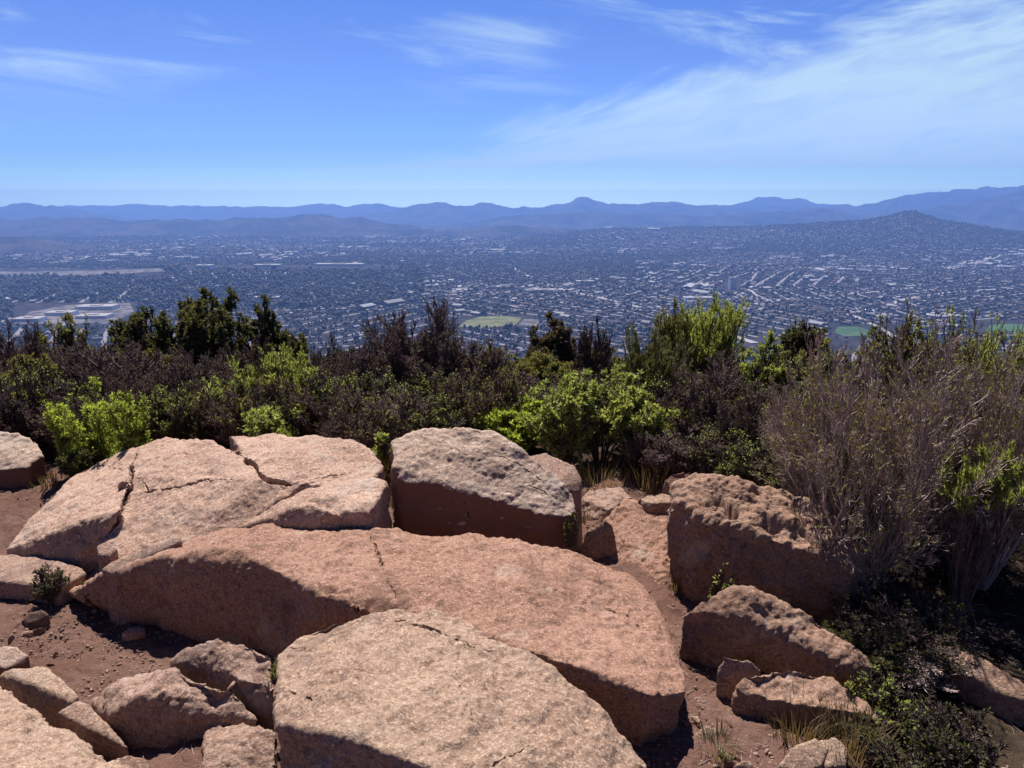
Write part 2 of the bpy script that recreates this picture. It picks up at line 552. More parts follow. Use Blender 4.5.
mountain([(-250, 235), (-60, 228), (0, 226), (30, 220), (60, 217), (100, 217), (140, 220), (170, 219), (230, 220), (270, 218), (300, 218), (315, 215), (332, 215),
          (345, 219), (360, 217), (375, 219), (400, 224), (450, 228)], 9300, 1900, 2200, 74)
mountain([(420, 228), (480, 221), (520, 214), (560, 213), (600, 213), (650, 214), (700, 216), (740, 212), (780, 211), (815, 208), (840, 213), (880, 218), (960, 222)],
         11800, 1900, 2200, 85)
mountain([(700, 226), (800, 216), (850, 213), (880, 211), (910, 206), (950, 200), (985, 193), (1010, 187), (1024, 184), (1080, 180), (1200, 185), (1400, 205)],
         12200, 2600, 2800, 96)
mountain([(-300, 250), (-80, 243), (0, 240), (20, 238), (38, 237), (52, 238), (72, 241), (95, 244), (120, 247), (180, 251)], 5600, 800, 1200, 107, 0.35)

mountain([(120, 240), (200, 233), (260, 230), (330, 231), (400, 228), (440, 230), (520, 226), (600, 229), (680, 236)], 8200, 900, 1200, 131, 0.5)
mountain([(-300, 226), (-60, 221), (60, 224), (180, 222), (260, 225), (380, 221), (470, 224), (560, 219), (700, 222), (800, 226)], 13800, 1700, 1700, 141, 0.7)

# haze: one closed box of pale air round the whole scene
hz = bpy.data.meshes.new('haze')
bm = bmesh.new()
bmesh.ops.create_cube(bm, size=1.0)
for v in bm.verts:
    v.co = Vector((v.co.x * 70000, 23500 if v.co.y > 0 else -2600, 440 if v.co.z > 0 else VALLEY - 120))
bm.to_mesh(hz)
bm.free()
hm = bpy.data.materials.new('haze_air')
hm.use_nodes = True
ht = NT(hm.node_tree)
ht.n.clear()
ho = ht.n.new('ShaderNodeOutputMaterial')
hv = ht.n.new('ShaderNodeVolumePrincipled')
hv.inputs['Color'].default_value = (0.215, 0.395, 0.87, 1)
hv.inputs['Density'].default_value = 9.0e-5
hv.inputs['Anisotropy'].default_value = 0.25
ht.l.new(hv.outputs[0], ho.inputs['Volume'])
hz.materials.append(hm)
tag(obj('haze', hz), kind='stuff')

# ------------------------------------------------------------------ the valley town
BUSH_LINE = (np.array([-40, 40, 120, 150, 180, 215, 240, 262, 290, 320, 350, 400, 470, 520, 560, 600, 640, 670, 700, 735, 800, 850, 900, 960, 1064]),
             np.array([325, 325, 325, 315, 302, 302, 320, 310, 335, 345, 335, 325, 335, 345, 330, 335, 340, 318, 312, 335, 340, 350, 330, 325, 325]))

M_WALL_W = plain('stucco_white', (0.21, 0.195, 0.215), var=0.5)
M_WALL_T = plain('stucco_tan', (0.12, 0.10, 0.105), var=0.35)
M_ROOFS = [plain('roof_grey_shingle', (0.055, 0.05, 0.058), var=0.45), plain('roof_brown_shingle', (0.05, 0.04, 0.045), var=0.45),
           plain('roof_pale_shingle', (0.165, 0.15, 0.165), var=0.5), plain('roof_white_membrane', (0.22, 0.215, 0.23), var=0.4), plain('roof_terracotta', (0.08, 0.05, 0.05), var=0.35)]
M_TREE = leaf_mat('town_tree', ((0.018, 0.017, 0.017), (0.027, 0.026, 0.022), (0.04, 0.038, 0.03)), 0.12)
M_ROAD = plain('road_asphalt_concrete', (0.19, 0.175, 0.19))
M_GLASS = plain('window_dark', (0.04, 0.05, 0.06), 0.2, 0.5)
M_WHITE = plain('paint_white', (0.8, 0.8, 0.8), var=0.05)
M_CONC = plain('concrete_pale', (0.3, 0.28, 0.29))


def house_verts(L, Wd, H, P, eave=0.5):
    """walls and an overhanging gable roof; returns verts, faces (as quads), material slots"""
    l, w = L / 2, Wd / 2
    V = [(-l, -w, -3), (l, -w, -3), (l, w, -3), (-l, w, -3), (-l, -w, H), (l, -w, H), (l, w, H), (-l, w, H)]
    le, we, d = l + eave, w + eave, P * eave / w
    V += [(-le, -we, H - d + 0.1), (le, -we, H - d + 0.1), (le, we, H - d + 0.1), (-le, we, H - d + 0.1), (-le, 0, H + P + 0.1), (le, 0, H + P + 0.1), (-l, 0, H + P - .15), (l, 0, H + P - .15)]
    Fq = [(0, 1, 5, 4), (1, 2, 6, 5), (2, 3, 7, 6), (3, 0, 4, 7), (8, 9, 13, 12), (10, 11, 12, 13), (4, 7, 14, 14), (6, 5, 15, 15)]
    Mi = [0, 0, 0, 0, 1, 1, 0, 0]
    return np.array(V, float), Fq, Mi


def tree_blob(rng, n=14):
    """a small irregular far tree: leafy clumps on a short trunk"""
    V, Q = [], []
    for k in range(n):
        u = rng.normal(size=3)
        u /= np.linalg.norm(u)
        c = u * rng.uniform(0.15, 0.62) * np.array([0.62, 0.62, 0.75]) + np.array([0, 0, 0.62])
        s = rng.uniform(0.22, 0.36)
        a = rng.normal(size=3); a /= np.linalg.norm(a)
        b = np.cross(a, rng.normal(size=3)); b /= np.linalg.norm(b)
        d = np.cross(a, b)
        i = len(V)
        V += [c + a * s, c + b * s, c - a * s, c - b * s, c + d * s * .8, c - d * s * .8]
        Q += [(i, i + 1, i + 4, i + 4), (i + 1, i + 2, i + 4, i + 4), (i + 2, i + 3, i + 4, i + 4), (i + 3, i, i + 4, i + 4),
              (i + 1, i, i + 5, i + 5), (i + 2, i + 1, i + 5, i + 5), (i + 3, i + 2, i + 5, i + 5), (i, i + 3, i + 5, i + 5)]
    return np.array(V), Q


def tri_or_quad_mesh(name, V, Fq, mats, mi):
    """faces with a doubled last index are triangles"""
    me = bpy.data.meshes.new(name)
    Fq = np.asarray(Fq, dtype=np.int32)
    tri = Fq[:, 2] == Fq[:, 3]
    tot = np.where(tri, 3, 4).astype(np.int32)
    start = np.concatenate([[0], np.cumsum(tot)[:-1]]).astype(np.int32)
    keep = np.ones(Fq.shape, bool)
    keep[tri, 3] = False
    me.vertices.add(len(V))
    me.vertices.foreach_set('co', np.asarray(V, np.float32).ravel())
    li = Fq[keep]
    me.loops.add(len(li))
    me.loops.foreach_set('vertex_index', li)
    me.polygons.add(len(Fq))
    me.polygons.foreach_set('loop_start', start)
    me.polygons.foreach_set('loop_total', tot)
    for m in mats:
        me.materials.append(m)
    me.polygons.foreach_set('material_index', np.asarray(mi, np.int32))
    me.update(calc_edges=True)
    return me


def scatter_mesh(name, protos, mats, X, Y, Z, rot, scl, which, matmap):
    """many small copies merged into one far mass"""
    VV, FF, MM, off = [], [], [], 0
    for k, (pv, pf, pm) in enumerate(protos):
        s = which == k
        n = int(s.sum())
        if not n:
            continue
        c, sn = np.cos(rot[s])[:, None], np.sin(rot[s])[:, None]
        px, py, pz = pv[:, 0][None] * scl[s, 0][:, None], pv[:, 1][None] * scl[s, 1][:, None], pv[:, 2][None] * scl[s, 2][:, None]
        v = np.stack([px * c - py * sn + X[s][:, None], px * sn + py * c + Y[s][:, None], pz + Z[s][:, None]], -1).reshape(-1, 3)
        f = (np.array(pf)[None] + (np.arange(n) * len(pv))[:, None, None] + off).reshape(-1, 4)
        mm = matmap(np.array(pm)[None].repeat(n, 0), s)
        VV.append(v); FF.append(f); MM.append(mm.ravel()); off += len(v)
    return tri_or_quad_mesh(name, np.vstack(VV), np.vstack(FF), mats, np.concatenate(MM))


def at_valley(px, py):
    """point of the valley floor on a sight line"""
    z = VALLEY
    for _ in range(12):
        p = at(px, py, z)
        z = 0.5 * z + 0.5 * float(valley_z(np.array([p[0]]), np.array([p[1]]))[0])
    return at(px, py, z)


# clearings kept free of houses: (px, py, half width px, half height px)
CLEAR = [(497, 322, 38, 6), (866, 331, 36, 6), (1000, 327, 30, 7), (75, 314, 62, 11), (732, 285, 8, 7), (290, 268, 110, 2.5), (80, 273, 85, 4), (800, 345, 60, 7)]


def town():
    rng = np.random.default_rng(5)
    ns = 260
    sr = np.sqrt(rng.uniform(1300 ** 2, 12500 ** 2, ns))
    sa = rng.uniform(-0.78, 0.78, ns)
    seeds = np.stack([sr * np.sin(sa), sr * np.cos(sa)], 1)
    sdir = rng.uniform(0, math.pi, ns)
    hx, hy, hr, tx, ty, roads = [], [], [], [], [], []
    for k in range(ns):
        rad = 900.0
        sp = 74.0
        step = 19.0 if sr[k] < 6000 else 26.0
        c, s = math.cos(sdir[k]), math.sin(sdir[k])
        us = np.arange(-rad, rad, step)
        for v0 in np.arange(-rad, rad, sp):
            amp, ph = rng.uniform(0, 26), rng.uniform(0, 6.28)
            bend = amp * np.sin(us / 210.0 + ph)
            for side in (-1, 1):
                lx = us + rng.normal(0, 2.0, len(us))
                ly = v0 + bend + side * (17 + rng.normal(0, 1.5, len(us)))
                X, Y = seeds[k, 0] + lx * c - ly * s, seeds[k, 1] + lx * s + ly * c
                d = np.hypot(X[:, None] - seeds[None, :, 0], Y[:, None] - seeds[None, :, 1])
                own = (d.argmin(1) == k) & (rng.random(len(us)) < 0.86)
                hx.append(X[own]); hy.append(Y[own]); hr.append(np.full(own.sum(), sdir[k]) + np.where(rng.random(own.sum()) < 0.3, math.pi / 2, 0) + rng.normal(0, .1, own.sum()))
                q = own & (rng.random(len(us)) < 0.95)
                ty_ = ly + side * rng.uniform(7, 19, len(us))
                tx.append((seeds[k, 0] + (lx + 8) * c - ty_ * s)[q]); ty.append((seeds[k, 1] + (lx + 8) * s + ty_ * c)[q])
            if sr[k] < 7500:
                X, Y = seeds[k, 0] + us * c - (v0 + bend) * s, seeds[k, 1] + us * s + (v0 + bend) * c
                d = np.hypot(X[:, None] - seeds[None, :, 0], Y[:, None] - seeds[None, :, 1])
                own = d.argmin(1) == k
                zz = valley_z(X, Y)
                cu, cv = px_of(X, Y, zz)
                for (ccx, ccy, ca, cb) in CLEAR:
                    own &= ~((np.abs(cu - ccx) < ca) & (np.abs(cv - ccy) < cb))
                e = own[:-1] & own[1:]
                if e.any():
                    P = np.stack([X, Y], 1)
                    roads.append((P[:-1][e], P[1:][e]))
    hx, hy, hr = map(np.concatenate, (hx, hy, hr))
    tx, ty = np.concatenate(tx), np.concatenate(ty)
    # loose trees everywhere, thicker on the wooded rises
    n = 110000
    rr = np.sqrt(rng.uniform(1350 ** 2, 9300 ** 2, n))
    aa = rng.uniform(-0.74, 0.74, n)
    ex, ey = rr * np.sin(aa), rr * np.cos(aa)
    wood = fbm2(ex * .6, ey, 1 / 900.0, 4, 0.55, 77)
    keep = (wood > 0.02) | (rng.random(n) < 0.12) | ((rr > 2450) & (rr < 4000) & (np.tan(aa) < -.12))
    tx, ty = np.concatenate([tx, ex[keep]]), np.concatenate([ty, ey[keep]])

    def view(x, y, green=None):
        r = np.hypot(x, y)
        z = valley_z(x, y)
        u, v = px_of(x, y, z)
        line = np.interp(u, *BUSH_LINE)
        ok = (r > 1380) & (u > -90) & (u < 1114) & (v < line + 45)
        for (cx, cy, a, b) in CLEAR:
            ok &= ~((np.abs(u - cx) < a) & (np.abs(v - cy) < b))
        return ok, r, z, u, v, line

    ok, r, z, u, v, line = view(hx, hy)
    wood = fbm2(hx * .6, hy, 1 / 900.0, 4, 0.55, 77)
    t = hx / np.maximum(hy, 1)
    dens = (0.88 - 0.82 * sstep(wood, 0.08, 0.22)) * (0.55 + 0.45 * sstep(fbm2(hx, hy, 1 / 350., 3, .5, 78), -.3, .3))
    dens *= np.where((r > 2450) & (r < 4000), 1 - 0.86 * sstep(t, -0.08, -0.2), 1.0)                   # wooded rise on the left
    dens *= np.where(r > 7000, 0.55, 1.0) * np.where((r > 5600) & (t > 0.05), 0.25, 1.0)
    ok &= (rng.random(len(hx)) < dens * 0.75) & (r < 10500)
    X, Y, Z, R_, U, Vv, Ln, rot = (q[ok] for q in (hx, hy, z, r, u, v, line, hr))
    nH = len(X)
    which = rng.integers(0, 3, nH)
    scl = np.stack([rng.uniform(0.8, 1.35, nH), rng.uniform(0.85, 1.2, nH), rng.uniform(0.9, 1.5, nH)], 1)
    big = rng.random(nH) < 0.02
    scl[big] *= np.array([2.4, 1.8, 1.5])
    far = R_ > 5500
    scl[far] *= 1.25
    roof = rng.choice(5, nH, p=[0.38, 0.26, 0.26, 0.03, 0.07])
    com = (fbm2(X, Y, 1 / 420.0, 3, 0.5, 177) > 0.42) & (R_ > 2000)
    big |= com & (rng.random(nH) < 0.25)
    scl[com & big] *= np.array([2.2, 1.8, 1.3])
    roof[com & big & (rng.random(nH) < 0.7)] = 3
    wall = rng.integers(0, 2, nH)
    protos = [house_verts(15, 9, 3.4, 2.2), house_verts(19, 11, 3.6, 2.4), house_verts(13, 10, 5.6, 2.3)]
    mats = [M_WALL_W, M_WALL_T] + M_ROOFS
    # the nearest ones that show above the shrubs are individuals
    front = np.where((Vv < Ln - 2) & (U > 4) & (U < 1020), R_, 1e9)
    idx = np.argsort(front)[:290]
    single = np.zeros(nH, bool)
    single[idx] = True
    protome = {}
    names = ['grey', 'brown', 'pale', 'white', 'terracotta']
    for i in idx:
        key = (int(which[i]), int(roof[i]), int(wall[i]))
        if key not in protome:
            pv, pf, pm = protos[key[0]]
            protome[key] = tri_or_quad_mesh('house', pv, pf, [mats[key[2]], M_ROOFS[key[1]]], pm)
        o = obj('house', protome[key], loc=(X[i], Y[i], Z[i]))
        o.rotation_euler = (0, 0, rot[i])
        o.scale = scl[i]
        tag(o, f'small {names[key[1]]}-roofed house in the nearest streets of the valley, just above the shrub tops', 'house', f'{names[key[1]]}-roofed houses in the nearest valley streets')

    rest = ~single

    def hm_map(pm, s):
        return np.where(pm == 0, wall[rest][s][:, None], 2 + roof[rest][s][:, None])
    me = scatter_mesh('houses', protos, mats, X[rest], Y[rest], Z[rest], rot[rest], scl[rest], which[rest], hm_map)
    tag(obj('distant_houses', me), 'thousands of tiny pale houses spread over the hazy valley floor', 'houses', kind='stuff')

    ok, r, z, u, v, line = view(tx, ty)
    t = tx / np.maximum(ty, 1)
    dens = np.where((r > 6500) & (t < .05), 0.6, 0.95)
    ok &= (rng.random(len(tx)) < dens) & (r < 9300)
    X, Y, Z, R_, U, Vv, Ln = (q[ok] for q in (tx, ty, z, r, u, v, line))
    nT = len(X)
    which = rng.integers(0, 4, nT)
    h = rng.uniform(5, 11, nT) * np.where(rng.random(nT) < 0.08, 1.6, 1.0) * np.where(R_ > 5000, 1.25, 1)
    h = h * np.where((R_ > 2450) & (R_ < 4000) & (X / Y < -.12), 1.5, 1.0)
    w = h * rng.uniform(0.7, 1.25, nT)
    scl = np.stack([w, w, h], 1)
    rot = rng.uniform(0, 6.28, nT)
    tp = []
    for k in range(4):
        pv, pf = tree_blob(np.random.default_rng(90 + k), 10)
        tp.append((pv, pf, [0] * len(pf)))
    front = np.where((Vv < Ln - 2) & (U > 4) & (U < 1020), R_, 1e9)
    idx = np.argsort(front)[:280]
    single = np.zeros(nT, bool)
    single[idx] = True
    tme = []
    for k in range(4):
        pv, pf = tree_blob(np.random.default_rng(190 + k), 22)
        i = len(pv)
        pv = np.vstack([pv, [(-.05, -.05, -.2), (.05, -.05, -.2), (0, .07, -.2), (-.03, -.03, .6), (.03, -.03, .6), (0, .05, .6)]])
        pf = pf + [(i, i + 1, i + 4, i + 3), (i + 1, i + 2, i + 5, i + 4), (i + 2, i, i + 3, i + 5)]
        tme.append(tri_or_quad_mesh('valley_tree', pv, pf, [M_TREE, BARK], [0] * (len(pf) - 3) + [1] * 3))
    for i in idx:
        o = obj('valley_tree', tme[which[i]], loc=(X[i], Y[i], Z[i]))
        o.rotation_euler = (0, 0, rot[i])
        o.scale = scl[i]
        tag(o, 'tiny dark tree among the nearest valley houses, just above the shrub tops', 'tree', 'trees among the nearest valley houses')
    rest = ~single
    me = scatter_mesh('trees', tp, [M_TREE], X[rest], Y[rest], Z[rest], rot[rest], scl[rest], which[rest], lambda pm, s: pm)
    tag(obj('distant_trees', me), 'dark scattered trees covering the hazy valley suburbs', 'trees', kind='stuff')
    print('houses', nH, 'trees', nT)

    P0, P1 = np.vstack([q[0] for q in roads]), np.vstack([q[1] for q in roads])
    strip('street', P0, P1, 6.2, M_ROAD, 0.8)


def strip(name, P0, P1, hw, mat, lift):
    d = P1 - P0
    n = np.stack([-d[:, 1], d[:, 0]], 1) / np.maximum(np.linalg.norm(d, axis=1), 1e-6)[:, None] * hw
    e = d / np.maximum(np.linalg.norm(d, axis=1), 1e-6)[:, None] * hw * 0.2
    C = np.stack([P0 - n - e, P1 - n + e, P1 + n + e, P0 + n - e], 1).reshape(-1, 2)
    Z = valley_z(C[:, 0], C[:, 1]) + lift
    return tag(obj(name, mesh_from(name, np.column_stack([C, Z]), np.arange(len(C)).reshape(-1, 4), 4, [mat])), kind='structure')


def road(name, pts, hw, mat, lift=1.4):
    P = np.array([at_valley(*p)[:2] for p in pts])
    t = np.linspace(0, len(P) - 1, len(P) * 14)
    # smooth through the points
    Q = np.column_stack([np.interp(t, np.arange(len(P)), P[:, k]) for k in (0, 1)])
    ker = np.ones(9) / 9
    for k in (0, 1):
        pad = np.concatenate([np.full(4, Q[0, k]), Q[:, k], np.full(4, Q[-1, k])])
        Q[:, k] = np.convolve(pad, ker, 'valid')
    return strip(name, Q[:-1], Q[1:], hw, mat, lift)


def field(name, outline, mat, lift=0.9):
    P = np.array([at_valley(*p) for p in outline])
    c = P.mean(0)
    rings = [c[None] + (P - c) * k for k in (0.02, 0.35, 0.7, 1.0)]
    n = len(P)
    V = np.vstack(rings)
    V[:, 2] = valley_z(V[:, 0], V[:, 1]) + lift
    Q = []
    for k in range(3):
        for i in range(n):
            j = (i + 1) % n
            Q.append((k * n + i, k * n + j, (k + 1) * n + j, (k + 1) * n + i))
    return tag(obj(name, mesh_from(name, V, Q, 4, [mat])), kind='structure')


town()


def mottled(name, a, b, scale):
    m, t, out = material(name)
    g = t.n.new('ShaderNodeNewGeometry')
    princ(t, out, t.mix(t.rng(t.noise(g.outputs['Position'], scale, 5, 0.6), 0.38, 0.62), a, b), 0.95, 0.1)
    return m


M_LAWN = mottled('lawn_green', (0.04, 0.08, 0.035), (0.06, 0.105, 0.045), 0.02)
M_LAWN_DRY = mottled('lawn_dry', (0.085, 0.10, 0.04), (0.16, 0.15, 0.075), 0.03)
M_BARE = mottled('bare_earth', (0.06, 0.053, 0.056), (0.17, 0.15, 0.15), 0.03)
field('sports_field', [(458, 327), (466, 321), (480, 317), (500, 316), (522, 318), (516, 325), (490, 328)], M_LAWN_DRY)
field('bare_lot', [(518, 326), (524, 319), (545, 320), (540, 327)], M_BARE)
field('sports_field', [(834, 333), (838, 327), (858, 327), (872, 331), (868, 336), (845, 337)], M_LAWN)
field('sports_field', [(985, 331), (990, 325), (1010, 324), (1060, 326), (1060, 333)], M_LAWN)
field('bare_lot', [(855, 352), (862, 341), (890, 344), (892, 354)], M_BARE)
field('bare_lot', [(14, 324), (30, 312), (70, 305), (130, 303), (134, 312), (110, 324)], M_BARE)
field('airfield', [(-40, 279), (-40, 272), (30, 272), (100, 271), (160, 269), (165, 272), (90, 276), (20, 279)], M_BARE, 2.5)
road('highway', [(945, 270), (975, 264), (990, 259), (1000, 256), (1024, 254), (1060, 253)], 26, M_CONC, 6)
road('highway', [(500, 262), (560, 290), (610, 300), (650, 310), (690, 322), (760, 345)], 11, M_CONC)
road('highway', [(230, 294), (250, 286), (262, 279), (290, 272)], 10, M_CONC)
road('highway', [(470, 296), (540, 288), (600, 292), (700, 302), (780, 300), (900, 290)], 9, M_CONC)
road('highway', [(768, 320), (760, 306), (752, 292), (745, 280)], 9, M_CONC)
road('highway', [(870, 312), (900, 300), (950, 292), (1030, 288)], 10, M_CONC)
road('highway', [(900, 340), (860, 318), (820, 308), (780, 304)], 8, M_CONC)


def box_bm(bm, x0, x1, y0, y1, z0, z1):
    v = [bm.verts.new(p) for p in ((x0, y0, z0), (x1, y0, z0), (x1, y1, z0), (x0, y1, z0), (x0, y0, z1), (x1, y0, z1), (x1, y1, z1), (x0, y1, z1))]
    for f in ((0, 3, 2, 1), (4, 5, 6, 7), (0, 1, 5, 4), (1, 2, 6, 5), (2, 3, 7, 6), (3, 0, 4, 7)):
        bm.faces.new([v[i] for i in f])


def bm_obj(name, bm, mat, parent=None):
    me = bpy.data.meshes.new(name)
    bm.to_mesh(me)
    bm.free()
    me.materials.append(mat)
    return obj(name, me, parent)


def big_building(name, px, py, wpx, dep, h, label, cat, group=None, rot=0.0, bands=0, mat=None):
    p = at_valley(px, py)
    w = wpx * (p[1] * CP) / F
    e = obj(name, None, loc=tuple(p))
    e.rotation_euler = (0, 0, rot)
    tag(e, label, cat, group)
    bm = bmesh.new()
    box_bm(bm, -w / 2, w / 2, -dep / 2, dep / 2, -8, h)
    bm_obj('wall', bm, mat or M_WHITE, e)
    bm = bmesh.new()
    box_bm(bm, -w / 2 - .4, w / 2 + .4, -dep / 2 - .4, dep / 2 + .4, h + .003, h + 1.0)
    box_bm(bm, -w / 6, w / 8, -dep / 6, dep / 6, h + 1.003, h + 3.2)
    bm_obj('roof', bm, M_CONC, e)
    for k in range(bands):
        z = h * (k + 0.4) / bands
        bm = bmesh.new()
        n = max(4, int(w / 4))
        for i in range(n):
            x = -w / 2 + w * (i + .5) / n
            box_bm(bm, x - w / n * .2, x + w / n * .2, -dep / 2 - .12, -dep / 2 + .3, z, z + h / bands * .5)
        bm_obj('window', bm, M_GLASS, e)
    return e


G_W = 'white warehouses at the lower left'
big_building('warehouse', 98, 309, 36, 60, 11, 'long white flat-roofed warehouse left of the evergreen tops, farthest of the group', 'warehouse', G_W, 0.1, 1)
big_building('warehouse', 62, 315, 26, 50, 10, 'white flat-roofed warehouse in the middle of the left warehouse group', 'warehouse', G_W, 0.1, 1)
big_building('warehouse', 95, 318, 30, 55, 9, 'white warehouse just above the shrubs, right of the middle one', 'warehouse', G_W, 0.1, 1)
big_building('warehouse', 30, 321, 26, 50, 9, 'leftmost white warehouse, low above the purple shrubs', 'warehouse', G_W, 0.1, 1)
big_building('high_rise', 732, 289, 6.5, 22, 46, 'lone white high-rise block standing above the suburb', 'high-rise', None, 0.15, 10)
big_building('hall', 205, 268, 16, 60, 14, 'pale long hall at the left foot of the white tower', 'hall', None, 0, 1)
big_building('hall', 268, 267, 26, 60, 12, 'pale low hall just right of the white tower', 'hall', None, 0, 1)
big_building('hall', 340, 266, 48, 70, 12, 'longest pale hall, in the bright strip right of the white tower', 'hall', None, 0, 1)
big_building('hall', 545, 292, 22, 40, 10, 'pale flat-roofed store by the road in the middle of the valley', 'store', None, 0, 1)
big_building('hall', 698, 300, 30, 40, 10, 'long pale store behind the bright green shrub crown', 'store', None, 0, 1)
big_building('school', 272, 299, 34, 40, 8, 'pale low school with long roofs right of the evergreen tops', 'school', None, 0.1, 1)
big_building('hall', 585, 283, 18, 40, 9, 'pale flat roof among dark trees left of the high-rise', 'store', None, 0, 1)
p = at_valley(225, 267)
e = tag(obj('tower', None, loc=tuple(p)), 'slender white tower rising from the bright strip at left', 'tower')
bm = bmesh.new()
bmesh.ops.create_cone(bm, cap_ends=True, segments=16, radius1=9.0, radius2=7.0, depth=92)
bmesh.ops.translate(bm, verts=bm.verts, vec=(0, 0, 44))
bm_obj('shaft', bm, M_WHITE, e)
bm = bmesh.new()
bmesh.ops.create_cone(bm, cap_ends=True, segments=16, radius1=9.0, radius2=9.5, depth=6)
bmesh.ops.translate(bm, verts=bm.verts, vec=(0, 0, 93))
bm_obj('cap', bm, M_WHITE, e)

# ------------------------------------------------------------------ rocks
BVHS = []


def drop(pts, z=-0.22, pull=0.0):
    """the same points carried down into the earth"""
    return [(p[0], p[1] + pull, z) for p in pts]


def hull(pts, base=-0.22, extra=(), spread=0.0):
    P = [at(*p) for p in pts]
    c = np.mean(P, axis=0)
    out = list(P)
    for p in P:
        q = p.copy()
        q[:2] = c[:2] + (p[:2] - c[:2]) * (1 + spread)
        q[2] = base
        out.append(q)
    out += [at(*p) for p in extra]
    return out


